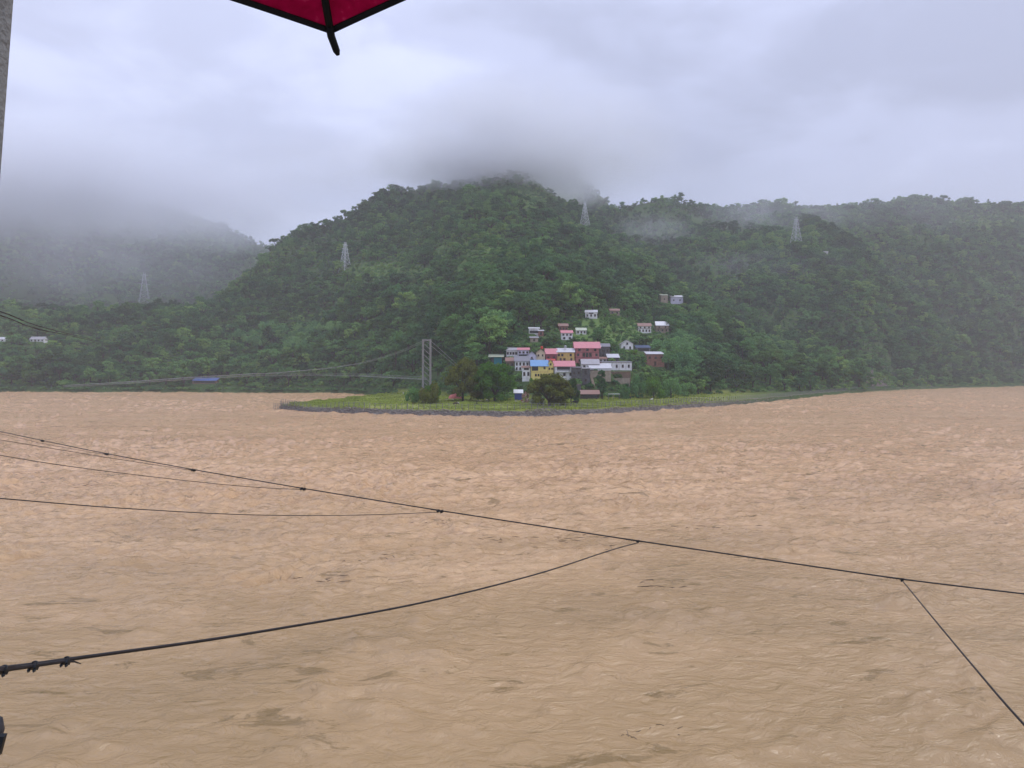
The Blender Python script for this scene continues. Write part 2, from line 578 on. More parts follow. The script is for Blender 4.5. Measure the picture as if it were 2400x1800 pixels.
_px = CX + F_PX * v2[:, 0] / v2[:, 1]
_py = HY - (v2[:, 2] - CAMZ) * F_PX / v2[:, 1]
_m = ss(600, 650, _px) * (1 - ss(1600, 1900, _px)) * (v2[:, 1] < np.where(_px < 930, 470, foot(_px) + 5))
at_ = ter.data.attributes.new('meadow', 'FLOAT', 'POINT'); at_.data.foreach_set('value', _m.astype(np.float32))
at_ = ter.data.attributes.new('clearing', 'FLOAT', 'POINT'); at_.data.foreach_set('value', field_mask(_px, _py).astype(np.float32))


# ------------------------------------------------------------------ river
def water_material():
    m, nt, b = new_mat('silty_water')
    n, L = nt.nodes, nt.links
    g = N(n, 'ShaderNodeNewGeometry')
    mp_ = N(n, 'ShaderNodeMapping')
    mp_.inputs['Scale'].default_value = (0.35, 1.0, 1.0)
    mp_.inputs['Rotation'].default_value = (0, 0, math.radians(12))
    L.new(g.outputs['Position'], mp_.inputs['Vector'])
    big = N(n, 'ShaderNodeTexNoise', Scale=0.06, Detail=4.0, Roughness=0.6, Distortion=1.0)
    L.new(mp_.outputs[0], big.inputs['Vector'])
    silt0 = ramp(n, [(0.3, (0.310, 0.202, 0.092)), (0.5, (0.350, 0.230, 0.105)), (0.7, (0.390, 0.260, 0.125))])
    silt_sheen = ramp(n, [(0.3, (0.56, 0.335, 0.160)), (0.5, (0.64, 0.390, 0.190)), (0.7, (0.70, 0.445, 0.235))])
    L.new(big.outputs['Fac'], silt0.inputs[0]); L.new(big.outputs['Fac'], silt_sheen.inputs[0])
    # browner slack water near; grazing sky sheen put into the paler far colour
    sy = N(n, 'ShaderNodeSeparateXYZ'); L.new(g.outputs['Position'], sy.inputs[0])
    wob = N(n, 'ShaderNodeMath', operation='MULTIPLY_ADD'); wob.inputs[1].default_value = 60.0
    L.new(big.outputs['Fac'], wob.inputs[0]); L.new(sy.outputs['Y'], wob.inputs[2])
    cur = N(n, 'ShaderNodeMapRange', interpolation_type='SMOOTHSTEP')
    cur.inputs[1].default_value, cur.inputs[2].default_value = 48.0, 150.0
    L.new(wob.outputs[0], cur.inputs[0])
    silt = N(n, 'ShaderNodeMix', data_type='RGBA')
    L.new(cur.outputs[0], silt.inputs[0]); L.new(silt0.outputs[0], silt.inputs[6]); L.new(silt_sheen.outputs[0], silt.inputs[7])
    # torn dark streaks: shade of wave faces turned to the camera, painted in
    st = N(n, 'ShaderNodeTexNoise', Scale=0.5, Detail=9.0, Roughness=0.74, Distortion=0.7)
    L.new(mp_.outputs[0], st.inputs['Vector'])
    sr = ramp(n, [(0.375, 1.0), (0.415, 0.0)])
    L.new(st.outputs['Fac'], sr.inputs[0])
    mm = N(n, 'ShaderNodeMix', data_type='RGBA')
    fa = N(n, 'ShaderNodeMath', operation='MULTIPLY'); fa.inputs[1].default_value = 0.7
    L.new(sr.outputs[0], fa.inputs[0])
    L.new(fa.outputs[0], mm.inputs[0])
    s2 = N(n, 'ShaderNodeTexNoise', Scale=0.75, Detail=6.0, Roughness=0.6, Distortion=1.0)  # finer streaks farther out, crest shading put into the colour
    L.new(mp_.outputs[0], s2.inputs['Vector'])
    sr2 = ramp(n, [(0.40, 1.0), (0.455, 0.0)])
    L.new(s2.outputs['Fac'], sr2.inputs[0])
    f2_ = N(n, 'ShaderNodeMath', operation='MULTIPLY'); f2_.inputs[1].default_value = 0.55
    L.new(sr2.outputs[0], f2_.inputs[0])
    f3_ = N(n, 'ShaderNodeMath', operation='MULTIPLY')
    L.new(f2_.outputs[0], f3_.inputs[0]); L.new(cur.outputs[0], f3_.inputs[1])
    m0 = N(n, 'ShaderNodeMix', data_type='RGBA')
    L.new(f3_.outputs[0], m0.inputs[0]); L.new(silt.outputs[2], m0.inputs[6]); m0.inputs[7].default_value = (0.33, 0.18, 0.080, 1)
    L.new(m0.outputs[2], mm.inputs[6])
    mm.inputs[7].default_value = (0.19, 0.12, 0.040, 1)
    # foam flecks
    f1 = N(n, 'ShaderNodeTexNoise', Scale=0.035, Detail=2.0)
    f2 = N(n, 'ShaderNodeTexNoise', Scale=4.0, Detail=5.0, Roughness=0.75)
    L.new(g.outputs['Position'], f1.inputs['Vector']); L.new(g.outputs['Position'], f2.inputs['Vector'])
    fr1 = ramp(n, [(0.64, 0.0), (0.72, 1.0)]); fr2 = ramp(n, [(0.55, 0.0), (0.63, 1.0)])
    L.new(f1.outputs['Fac'], fr1.inputs[0]); L.new(f2.outputs['Fac'], fr2.inputs[0])
    fm = N(n, 'ShaderNodeMath', operation='MULTIPLY')
    L.new(fr1.outputs[0], fm.inputs[0]); L.new(fr2.outputs[0], fm.inputs[1])
    fm2 = N(n, 'ShaderNodeMath', operation='MULTIPLY'); fm2.inputs[1].default_value = 0.6
    L.new(fm.outputs[0], fm2.inputs[0])
    m3 = N(n, 'ShaderNodeMix', data_type='RGBA')
    L.new(fm2.outputs[0], m3.inputs[0]); L.new(mm.outputs[2], m3.inputs[6])
    m3.inputs[7].default_value = (0.72, 0.6, 0.46, 1)
    L.new(m3.outputs[2], b.inputs['Base Color'])
    b.inputs['Roughness'].default_value = 0.12
    b.inputs['IOR'].default_value = 1.42
    b.inputs['Specular IOR Level'].default_value = 0.5
    w1 = N(n, 'ShaderNodeTexNoise', Scale=1.3, Detail=6.0, Roughness=0.6, Distortion=0.8)
    mp2 = N(n, 'ShaderNodeMapping')
    mp2.inputs['Scale'].default_value = (0.6, 1.0, 1.0)
    L.new(g.outputs['Position'], mp2.inputs['Vector'])
    L.new(mp2.outputs[0], w1.inputs['Vector'])
    # the slack near water is smoother than the racing middle
    bs = N(n, 'ShaderNodeMapRange'); bs.inputs[3].default_value, bs.inputs[4].default_value = 0.5, 1.0
    L.new(cur.outputs[0], bs.inputs[0])
    bp = N(n, 'ShaderNodeBump', Strength=1.0, Distance=0.8)
    L.new(bs.outputs[0], bp.inputs['Strength'])
    L.new(w1.outputs['Fac'], bp.inputs['Height'])
    L.new(bp.outputs[0], b.inputs['Normal'])
    return m


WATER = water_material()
wr = CAMZ / (np.concatenate([np.linspace(1.05, 0.30, 190), np.linspace(0.297, 0.050, 190), np.geomspace(0.0495, 0.008, 200)]))
wc = np.linspace(-700, 3100, 620)
PXw, Yw = np.meshgrid(wc, wr)
Xw = (PXw - CX) / F_PX * Yw
ca, sa = math.cos(math.radians(14)), math.sin(math.radians(14))
U, V = Xw * ca + Yw * sa, -Xw * sa + Yw * ca        # U runs with the current


def ridged(a, b_, sd):
    return (1 - 2 * np.abs(perlin(a, b_, sd))) ** 1.0


wx = fbm(U / 18, V / 13, 2, 61) * 5.0
wy = fbm(U / 18, V / 13, 2, 71) * 4.5
Zw = 0.17 * fbm(U / 22, V / 13, 3, 81)
patch = 0.55 + 0.45 * np.clip(fbm(U / 60, V / 45, 3, 95) * 1.3 + 0.4, 0, 1)
mid_ = ss(30, 85, Yw + 14 * fbm(U / 40, V / 30, 2, 99))
burst = np.clip(fbm(U / 9, V / 6, 3, 111) * 1.6 - .15, 0, 1)      # isolated steep fronts in the slack water
act = burst * (1 - mid_) + patch * mid_
Zw += act * ((0.30 + .22 * mid_) * ridged((U + wx) / 6.5, (V + wy) / 2.8, 91)
             + (0.20 + .18 * mid_) * ridged((U - wy) / 2.8, (V + wx) / 1.35, 93)) + (.03 + .10 * mid_) * ridged((U + .3 * wx) / 1.3, (V - .3 * wy) / 0.7, 97)
Zw -= 0.3
far = np.clip((Yw - 120) / 400, 0, 1)
Zw *= 1 + 0.5 * far
nr, nc = Zw.shape
idx = np.arange(nr * nc).reshape(nr, nc)
wq = np.stack([idx[:-1, :-1], idx[:-1, 1:], idx[1:, 1:], idx[1:, :-1]], -1).reshape(-1, 4)
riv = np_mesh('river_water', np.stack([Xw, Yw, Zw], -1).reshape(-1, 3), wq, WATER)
tag(riv, kind='structure')
# the rest of the river, outside the view, lies just under the wave sheet
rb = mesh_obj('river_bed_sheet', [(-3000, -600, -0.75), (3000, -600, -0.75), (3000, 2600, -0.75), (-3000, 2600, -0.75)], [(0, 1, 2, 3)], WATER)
tag(rb, kind='structure')

# ------------------------------------------------------------------ air
def volume_mat(name, dens, col=(0.80, 0.84, 0.95), aniso=0.0):
    m = bpy.data.materials.new(name)
    m.use_nodes = True
    n, L = m.node_tree.nodes, m.node_tree.links
    n.clear()
    o = N(n, 'ShaderNodeOutputMaterial')
    pv = N(n, 'ShaderNodeVolumePrincipled')
    pv.inputs['Color'].default_value = (*col, 1)
    pv.inputs['Density'].default_value = dens
    pv.inputs['Anisotropy'].default_value = aniso
    L.new(pv.outputs[0], o.inputs['Volume'])
    return m, pv


HAZE, _pv = volume_mat('haze_air', 0.00019, (0.88, 0.90, 0.92))
hz = MB(); hz.box(-2600, 2600, -40, 2800, -2.0, 560)
hzo = hz.build('haze', HAZE)
tag(hzo, 'thin blue grey haze hanging over the river valley and hills', 'haze', kind='stuff')


def mist(cx, cy, cz, rx, ry, rz, dens, sc, seed, label, col=(0.93, 0.94, 1.0), soft=1.0):
    m, pv = volume_mat('mist_' + str(seed), 1.0, col)
    n, L = m.node_tree.nodes, m.node_tree.links
    t = N(n, 'ShaderNodeTexCoord')
    ln = N(n, 'ShaderNodeVectorMath', operation='LENGTH')
    L.new(t.outputs['Object'], ln.inputs[0])
    fo = N(n, 'ShaderNodeMapRange', interpolation_type='SMOOTHSTEP')
    fo.inputs[1].default_value, fo.inputs[2].default_value = 1.0, 0.15
    fo.inputs[3].default_value, fo.inputs[4].default_value = 0.0, 1.0
    L.new(ln.outputs['Value'], fo.inputs[0])
    g = N(n, 'ShaderNodeMapping')
    g.inputs['Scale'].default_value = (rx / sc, ry / sc, rz / sc * 1.6)
    g.inputs['Location'].default_value = (seed * 3.7, seed * 1.3, 0)
    L.new(t.outputs['Object'], g.inputs['Vector'])
    ns = N(n, 'ShaderNodeTexNoise', Scale=1.0, Detail=4.0, Roughness=0.62, Distortion=0.9)
    L.new(g.outputs[0], ns.inputs['Vector'])
    r = N(n, 'ShaderNodeMapRange')
    r.inputs[1].default_value, r.inputs[2].default_value = 0.38, 0.62
    r.inputs[3].default_value, r.inputs[4].default_value = 1 - soft, 1.0
    L.new(ns.outputs['Fac'], r.inputs[0])
    mu = N(n, 'ShaderNodeMath', operation='MULTIPLY')
    L.new(fo.outputs[0], mu.inputs[0]); L.new(r.outputs[0], mu.inputs[1])
    m2 = N(n, 'ShaderNodeMath', operation='MULTIPLY'); m2.inputs[1].default_value = dens
    L.new(mu.outputs[0], m2.inputs[0])
    L.new(m2.outputs[0], pv.inputs['Density'])
    bm = bmesh.new()
    bmesh.ops.create_icosphere(bm, subdivisions=3, radius=1.03)
    me = bpy.data.meshes.new('mist')
    bm.to_mesh(me); bm.free()
    me.materials.append(m)
    o = bpy.data.objects.new('mist', me)
    COL.objects.link(o)
    o.location = (cx, cy, cz); o.scale = (rx, ry, rz)
    tag(o, label, 'mist', kind='stuff')
    return o


def mist_px(px, py, Y, rxp, ryp, ry, dens, sc, seed, label, **k):
    p = at(px, py, Y)
    return mist(p.x, p.y, p.z, rxp / F_PX * Y, ry, ryp / F_PX * Y, dens, sc, seed, label, **k)


MISTS = True
if MISTS:
    mist_px(240, 600, 1050, 520, 150, 130, 0.0030, 120, 10, 'blue grey mist filling the side valley before the far mountain', soft=0.5)
    mist_px(1250, 420, 1240, 700, 60, 90, 0.008, 120, 11, 'ragged low cloud base along the ridge line', soft=0.9)
    mist_px(500, 490, 1240, 330, 120, 150, 0.009, 90, 13, 'ragged cloud hiding the ridge where far mountain and main hill meet', soft=0.55)
    mist_px(2000, 470, 1150, 560, 120, 150, 0.0016, 110, 12, 'thin grey mist over the far right ridge', soft=0.7)
    mist_px(1230, 350, 1060, 420, 150, 230, 0.030, 120, 1, 'grey cloud sitting on the top of the main hill', soft=0.75, col=(0.90, 0.92, 0.95))
    mist_px(1150, 388, 960, 370, 80, 110, 0.040, 55, 2, 'thin torn mist drifting in front of the hill top', soft=0.75, col=(0.92, 0.94, 0.97))
    mist_px(90, 440, 1300, 660, 150, 280, 0.017, 160, 3, 'low cloud covering the far mountain at the left', soft=0.45, col=(0.88, 0.90, 0.95))
    mist_px(760, 380, 1150, 300, 80, 150, 0.006, 90, 8, 'ragged cloud bank on the left shoulder of the main hill', soft=0.8, col=(0.92, 0.93, 0.97))
    mist_px(1330, 455, 985, 90, 40, 60, 0.010, 40, 9, 'low mist spilling over the saddle right of the main hill', soft=0.8)
    mist_px(560, 540, 1180, 190, 60, 150, 0.0035, 70, 4, 'pale mist pocket between the far mountain and the main hill', soft=0.8)
    mist_px(1530, 545, 1010, 130, 60, 60, 0.008, 40, 5, 'pale wisp of mist rising in the gully right of the main hill', soft=1.0)
    mist_px(1800, 520, 1120, 230, 80, 90, 0.007, 45, 6, 'faint mist drifting down the wooded slope of the right ridge', soft=1.0)
    mist_px(1780, 640, 900, 300, 60, 90, 0.005, 50, 7, 'faint mist low on the wooded right slope', soft=1.0)

# ------------------------------------------------------------------ houses
RECTS = []          # (px0, px1, py_top, py_bottom, depth) kept clear of trees in front
FOOTS = []          # (x, y, radius) kept clear of trees
WALLS = {
    'white': plain('white_wash', (0.80, 0.79, 0.78), 0.9, 0.08, 0.6, dirt=(0.38, 0.35, 0.32)),
    'lilac': plain('pale_lilac_wash', (0.60, 0.58, 0.68), 0.9, 0.10, 0.6, dirt=(0.36, 0.34, 0.36)),
    'yellow': plain('yellow_paint', (0.80, 0.65, 0.22), 0.85, 0.08, 0.6, dirt=(0.62, 0.48, 0.16)),
    'ochre': plain('ochre_paint', (0.60, 0.42, 0.14), 0.85, 0.10, 0.6, dirt=(0.35, 0.25, 0.13)),
    'cream': plain('cream_wash', (0.62, 0.52, 0.36), 0.9, 0.10, 0.6, dirt=(0.35, 0.29, 0.2)),
    'pink': plain('dull_pink_paint', (0.42, 0.16, 0.16), 0.9, 0.15, 0.8, dirt=(0.26, 0.12, 0.11)),
    'maroon': plain('maroon_paint', (0.25, 0.07, 0.085), 0.9, 0.15, 0.8, dirt=(0.14, 0.06, 0.06)),
    'grey': plain('grey_render', (0.22, 0.21, 0.22), 0.9, 0.2, 0.8, dirt=(0.12, 0.11, 0.11)),
    'stone': STONEW,
    'brick': brick_mat('red_brick', (0.34, 0.13, 0.085), (0.26, 0.10, 0.07), (0.24, 0.19, 0.16), 1.1),
    'timber': WOODD,
    'teal': plain('teal_boards', (0.02, 0.20, 0.24), 0.7, 0.15),
    'blue': plain('blue_boards', (0.03, 0.05, 0.20), 0.7, 0.15),
    'brown': plain('mud_brown_wall', (0.20, 0.13, 0.09), 0.95, 0.2, 0.7, dirt=(0.1, 0.08, 0.06)),
    'tan': plain('tan_wall', (0.36, 0.29, 0.22), 0.95, 0.2, 0.7, dirt=(0.2, 0.17, 0.13)),
}
ROOFS = {
    'pink': sheet_mat('pink_sheet', (0.54, 0.185, 0.21), (0.34, 0.13, 0.12), 0.6),
    'red': sheet_mat('red_sheet', (0.50, 0.06, 0.05)),
    'grey': sheet_mat('grey_sheet', (0.33, 0.32, 0.34), (0.2, 0.17, 0.15), 0.6),
    'lightgrey': sheet_mat('light_grey_sheet', (0.50, 0.50, 0.52), (0.3, 0.27, 0.25), 0.5),
    'slate': sheet_mat('slate_grey', (0.17, 0.165, 0.19), (0.13, 0.11, 0.1), 0.6),
    'blue': sheet_mat('blue_sheet', (0.13, 0.30, 0.54), (0.12, 0.2, 0.3), 0.5),
    'darkblue': sheet_mat('dark_blue_sheet', (0.035, 0.06, 0.13), (0.07, 0.07, 0.08), 0.3),
    'strongblue': sheet_mat('strong_blue_sheet', (0.05, 0.10, 0.28), (0.1, 0.12, 0.16), 0.4),
    'palegreen': sheet_mat('pale_green_sheet', (0.42, 0.46, 0.34), (0.2, 0.2, 0.14), 0.5),
    'brown': sheet_mat('brown_tiles', (0.24, 0.12, 0.09), (0.12, 0.08, 0.06), 0.5),
    'white': sheet_mat('white_sheet', (0.68, 0.68, 0.68), (0.4, 0.38, 0.35), 0.3),
}
_win_cache = {}


def window_mesh(w, h, kind='window'):
    k = (round(w, 1), round(h, 1), kind)
    if k not in _win_cache:
        w, h = max(k[0], 0.4), max(k[1], 0.4)
        m = MB()
        m.box(-w / 2, w / 2, -0.05, 0.02, 0, h, 0)
        t = 0.09
        m.box(-w / 2 - t, -w / 2, -0.11, 0.02, -t, h + t, 1)
        m.box(w / 2, w / 2 + t, -0.11, 0.02, -t, h + t, 1)
        m.box(-w / 2, w / 2, -0.11, 0.02, h, h + t, 1)
        if kind == 'window':
            m.box(-w / 2, w / 2, -0.15, 0.02, -t, 0, 1)
            m.box(-0.035, 0.035, -0.09, -0.05, 0, h, 1)
        o = m.build(kind, [GLASS if kind == 'window' else DOORM, FRAMEM], link=False)
        _win_cache[k] = o.data
        bpy.data.objects.remove(o)
    return _win_cache[k]


def put(name, data, parent, loc, rz=0):
    o = bpy.data.objects.new(name, data)
    COL.objects.link(o)
    o.parent = parent
    o.location = loc
    o.rotation_euler = (0, 0, rz)
    return o


def house(name, label, px0, px1, py_eave, py_base, wall, roof, py_ridge=None, shape='gable_side', dep=None, Y=None, cat='house',
          rows=(), doors=(), yaw=0, deep=6.0, bands=(), balcony=(), group='houses of the hillside village', sides=True, over=0.45, openings=(), pad=True):
    """rows: (n windows, height fraction of wall, w, h[, x0, x1]); fractions run from the front's lower left"""
    pxm = (px0 + px1) / 2
    if Y is None:
        Y = ground(pxm, py_base).y
    p = at(pxm, py_base, Y)
    w = (px1 - px0) / F_PX * Y
    h = (py_base - py_eave) / F_PX * Y
    rise = 0 if py_ridge is None else (py_eave - py_ridge) / F_PX * Y
    root = empty(name, p, math.radians(yaw))
    tag(root, label, cat, group)
    W = MB()
    z0 = -3.5
    hw = w / 2
    if shape == 'gable_side':
        W.add([(-hw, 0, z0), (hw, 0, z0), (hw, deep, z0), (-hw, deep, z0), (-hw, 0, h), (hw, 0, h), (hw, deep, h), (-hw, deep, h), (-hw, deep / 2, h + rise * 0.97), (hw, deep / 2, h + rise * 0.97)],
              [(0, 1, 5, 4), (1, 2, 6, 9, 5), (2, 3, 7, 6), (3, 0, 4, 8, 7), (0, 3, 2, 1), (4, 5, 9, 8), (7, 8, 9, 6)])
    elif shape == 'gable_front':
        W.add([(-hw, 0, z0), (hw, 0, z0), (hw, deep, z0), (-hw, deep, z0), (-hw, 0, h), (hw, 0, h), (hw, deep, h), (-hw, deep, h), (0, 0, h + rise * 0.97), (0, deep, h + rise * 0.97)],
              [(0, 1, 5, 8, 4), (1, 2, 6, 5), (2, 3, 7, 9, 6), (3, 0, 4, 7), (0, 3, 2, 1), (4, 8, 9, 7), (8, 5, 6, 9)])
    elif shape == 'shed':
        W.add([(-hw, 0, z0), (hw, 0, z0), (hw, deep, z0), (-hw, deep, z0), (-hw, 0, h), (hw, 0, h), (hw, deep, h + rise), (-hw, deep, h + rise)],
              [(0, 1, 5, 4), (1, 2, 6, 5), (2, 3, 7, 6), (3, 0, 4, 7), (0, 3, 2, 1), (4, 5, 6, 7)])
    else:
        W.box(-hw, hw, 0, deep, z0, h)
    W.build('wall', WALLS[wall], root)
    if roof:
        R = MB()
        t = 0.14
        o_ = over
        if shape == 'gable_side':
            sl = rise / (deep / 2)
            for s in (0, 1):
                ya, yb = (-o_, deep / 2) if s == 0 else (deep + o_, deep / 2)
                za = h - o_ * sl + 0.04
                zb = h + rise + 0.04
                vs_ = [(-hw - o_, ya, za), (hw + o_, ya, za), (hw + o_, yb, zb), (-hw - o_, yb, zb)]
                R.add(vs_ + [(x, y, z + t) for x, y, z in vs_], [(0, 3, 2, 1), (4, 5, 6, 7), (0, 1, 5, 4), (1, 2, 6, 5), (2, 3, 7, 6), (3, 0, 4, 7)])
        elif shape == 'gable_front':
            sl = rise / hw
            for s in (-1, 1):
                vs_ = [(s * (hw + o_), -o_, h - o_ * sl + 0.04), (s * (hw + o_), deep + o_, h - o_ * sl + 0.04), (0, deep + o_, h + rise + 0.04), (0, -o_, h + rise + 0.04)]
                R.add(vs_ + [(x, y, z + t) for x, y, z in vs_], [(0, 3, 2, 1), (4, 5, 6, 7), (0, 1, 5, 4), (1, 2, 6, 5), (2, 3, 7, 6), (3, 0, 4, 7)])
        elif shape == 'shed':
            sl = rise / deep
            vs_ = [(-hw - o_, -o_, h - o_ * sl + 0.04), (hw + o_, -o_, h - o_ * sl + 0.04), (hw + o_, deep + o_, h + rise + o_ * sl + 0.04), (-hw - o_, deep + o_, h + rise + o_ * sl + 0.04)]
            R.add(vs_ + [(x, y, z + t) for x, y, z in vs_], [(0, 3, 2, 1), (4, 5, 6, 7), (0, 1, 5, 4), (1, 2, 6, 5), (2, 3, 7, 6), (3, 0, 4, 7)])
        else:
            R.box(-hw - o_ * .5, hw + o_ * .5, -o_ * .5, deep + o_ * .5, h + 0.003, h + 0.2)
        R.build('roof', ROOFS[roof] if roof in ROOFS else WALLS[roof], root)
    for r in rows:
        n, fz, ww, wh = r[:4]
        x0, x1 = (r[4], r[5]) if len(r) > 4 else (0.0, 1.0)
        for i in range(n):
            fx = x0 + (x1 - x0) * (i + 0.5) / n
            put('window', window_mesh(ww, wh), root, (-hw + fx * w, 0, fz * h))
    for fx, fz, dw, dh in doors:
        put('door', window_mesh(dw, dh, 'door'), root, (-hw + fx * w, 0, fz * h))
    for fx0, fx1, fz0, fz1 in openings:
        m = MB(); m.box(-hw + fx0 * w, -hw + fx1 * w, -0.06, 0.03, fz0 * h, fz1 * h)
        m.build('veranda_opening', GLASS, root)
    for fz, mat in bands:
        m = MB(); m.box(-hw - 0.12, hw + 0.12, -0.14, deep, fz * h - 0.12, fz * h + 0.12)
        m.build('floor_band', WALLS[mat], root)
    for fx0, fx1, fz, mat in balcony:
        a, b_ = -hw + fx0 * w, -hw + fx1 * w
        br = MB(); br.box(a, b_, -1.3, -0.02, fz * h - 0.08, fz * h + 0.08)
        bo = br.build('balcony', WALLS[mat], root)
        rl = MB()
        rl.box(a, b_, -1.3, -1.24, fz * h + 0.95, fz * h + 1.03)
        k = max(3, int((b_ - a) / 0.6))
        for i in range(k + 1):
            xx = a + (b_ - a) * i / k
            rl.box(xx - 0.04, xx + 0.04, -1.29, -1.25, fz * h + 0.08, fz * h + 0.95)
        rl.build('railing', WALLS[mat], bo)
    if sides and shape != 'flat':
        for i in range(2):
            put('window', window_mesh(0.8, 1.0), root, (hw, deep * (0.3 + 0.4 * i), h * 0.55), math.radians(90))
    RECTS.append((px0 - 2, px1 + 2, (py_ridge or py_eave) - 1, py_base - 2, Y))
    FOOTS.append((p.x, p.y + deep / 2, max(w, deep) / 2 + 1.0))
    if pad: PADS.append((p.x, p.y + deep / 2 - .5, hw, deep / 2 + .8, p.z))
    return root


G1 = 'houses in the village cluster'
house('brick_house', 'large three storey pink brick house with a bright pink sheet roof, tallest in the village', 1349, 1404, 814, 850, 'pink', 'pink', 801, dep=8,
      rows=[(3, 0.76, 1.1, 1.3), (1, 0.44, 1.0, 1.2, 0.0, 0.22), (1, 0.44, 1.0, 1.2, 0.78, 1.0), (3, 0.38, 1.2, 2.0, 0.28, 0.70), (3, 0.06, 0.9, 1.2)],
      bands=[(0.33, 'maroon'), (0.68, 'maroon')], deep=8, group=G1, over=0.9)
house('painted_house', 'two storey ochre yellow house with grey roof, left of the tall pink brick house', 1306, 1346, 825, 849, 'ochre', 'lightgrey', 816,
      rows=[(2, 0.60, 0.9, 1.1, 0.0, 0.4), (1, 0.60, 0.9, 1.1, 0.66, 0.92), (1, 0.16, 0.8, 1.2, 0.1, 0.3), (1, 0.16, 0.8, 1.2, 0.7, 0.95)],
      doors=[(0.42, 0.0, 1.0, 2.0)], balcony=[(0.0, 1.0, 0.02, 'maroon')], deep=7, group=G1, yaw=0)
house('painted_house', 'maroon house under a two step pink sheet roof beside the ochre yellow house', 1279, 1305, 829, 848, 'maroon', 'pink', 817,
      rows=[(2, 0.35, 1.0, 1.2)], deep=7, group=G1)
house('row_house', 'white house with dull grey roof at the upper left end of the village row', 1187, 1213, 821, 835, 'white', 'grey', 815,
      rows=[(4, 0.30, 0.9, 1.2)], deep=6, group=G1)
house('row_house', 'low lilac white house with red pink roof in the middle of the upper left row', 1214, 1240, 820, 836, 'lilac', 'pink', 815,
      openings=[(0.05, 0.95, 0.10, 0.35)], rows=[(3, 0.5, 0.9, 0.9)], deep=6, group=G1)
house('gabled_house', 'pale lilac gabled house end behind the blue roofed yellow house', 1236, 1257, 833, 846, 'lilac', 'grey', 824, 'gable_front',
      rows=[(1, 0.4, 0.7, 0.9)], deep=6, group=G1)
house('gabled_house', 'cream gabled house with a small red water tank on its roof', 1257, 1277, 826, 846, 'cream', 'brown', 818, 'gable_front',
      rows=[(2, 0.55, 0.6, 0.9)], deep=6, group=G1)
house('boarded_shed', 'teal boarded shed under a long pale green roof at the left edge of the village', 1150, 1176, 836, 856, 'teal', 'palegreen', 831, 'shed',
      openings=[(0.0, 0.30, 0.1, 0.9)], deep=5, group=G1, over=1.2)
house('gabled_house', 'white house with dark slate roof and narrow windows, left of the blue roof', 1207, 1240, 846, 869, 'white', 'slate', 835,
      rows=[(4, 0.55, 0.7, 1.4), (4, 0.08, 0.7, 1.3)], deep=7, group=G1)
house('timber_house', 'dark brown timber framed house at the left side of the slate roofed white house', 1186, 1205, 846, 870, 'brown', 'brown', 838,
      rows=[(2, 0.55, 0.8, 1.1), (2, 0.1, 0.8, 1.1)], balcony=[(0, 1, 0.45, 'timber')], deep=6, group=G1)
house('painted_house', 'bright yellow two storey house with a sky blue sheet roof', 1245, 1284, 857, 892, 'yellow', 'blue', 844,
      rows=[(5, 0.30, 0.7, 1.0, 0.2, 1.0), (1, 0.78, 0.8, 1.0, 0.7, 0.9)], openings=[(0.04, 0.42, 0.66, 0.96)], bands=[(0.58, 'ochre')], deep=6, group=G1)
house('gabled_house', 'narrow yellow gable wing with green window joined right of the sky blue roof', 1284.5, 1297, 853, 892, 'yellow', 'brown', 843, 'gable_front',
      rows=[(2, 0.66, 0.6, 0.8), (2, 0.32, 0.6, 0.8), (1, 0.93, 0.6, 0.8)], deep=7, group=G1, over=0.3)
house('painted_house', 'narrow white house with two tall dark windows left of the yellow blue roofed house', 1224, 1243, 862, 894, 'white', 'brown', 858, 'shed',
      rows=[(2, 0.42, 0.8, 1.7), (1, 0.86, 2.2, 0.7)], deep=5, group=G1)
house('painted_house', 'white house with pink hipped roof and dark glazed veranda in front of the ochre house', 1300, 1345, 857, 893, 'white', 'pink', 846,
      openings=[(0.12, 0.80, 0.68, 0.92)], rows=[(3, 0.34, 1.0, 1.3)], balcony=[(0.05, 0.85, 0.6, 'white')], deep=7, group=G1, over=0.8)
house('stone_house', 'rough grey stone house block right of the white veranda house', 1340, 1362, 862, 898, 'stone', 'slate', 860, 'shed',
      rows=[(2, 0.62, 0.7, 0.9), (2, 0.2, 0.7, 0.9)], deep=6, group=G1)
house('stone_house', 'tall narrow mauve grey stone house with one dark upper window on a stone base', 1363, 1382, 864, 903, 'stone', 'grey', 862, 'shed',
      rows=[(1, 0.66, 0.9, 1.6), (1, 0.25, 0.8, 1.0)], deep=5, group=G1, yaw=-8)
house('gabled_house', 'white house with long grey roof directly below the tall pink brick house', 1364, 1404, 853, 868, 'white', 'grey', 842,
      rows=[(1, 0.4, 1.0, 1.2, 0.02, 0.25), (1, 0.2, 0.9, 1.6, 0.3, 0.5)], deep=7, group=G1)
house('row_house', 'low white terrace house under a mauve grey lean roof, right of centre in the village', 1382, 1432, 863, 874, 'white', 'lightgrey', 853, 'shed',
      openings=[(0.02, 0.3, 0.1, 0.7)], deep=4, group=G1)
house('row_house', 'long whitewashed row house with five dark doorways at the right end of the cluster', 1410, 1481, 849, 868, 'white', 'slate', 847, 'shed',
      rows=[(5, 0.35, 0.8, 1.4)], deep=6, group=G1, yaw=2, Y=ground(1446, 864).y - 3)
house('stone_house', 'small dark stone house with light grey flat roof above the whitewashed row', 1425, 1451, 838, 849, 'stone', 'lightgrey', 830, 'shed',
      rows=[(2, 0.3, 0.8, 1.0)], deep=5, group=G1)
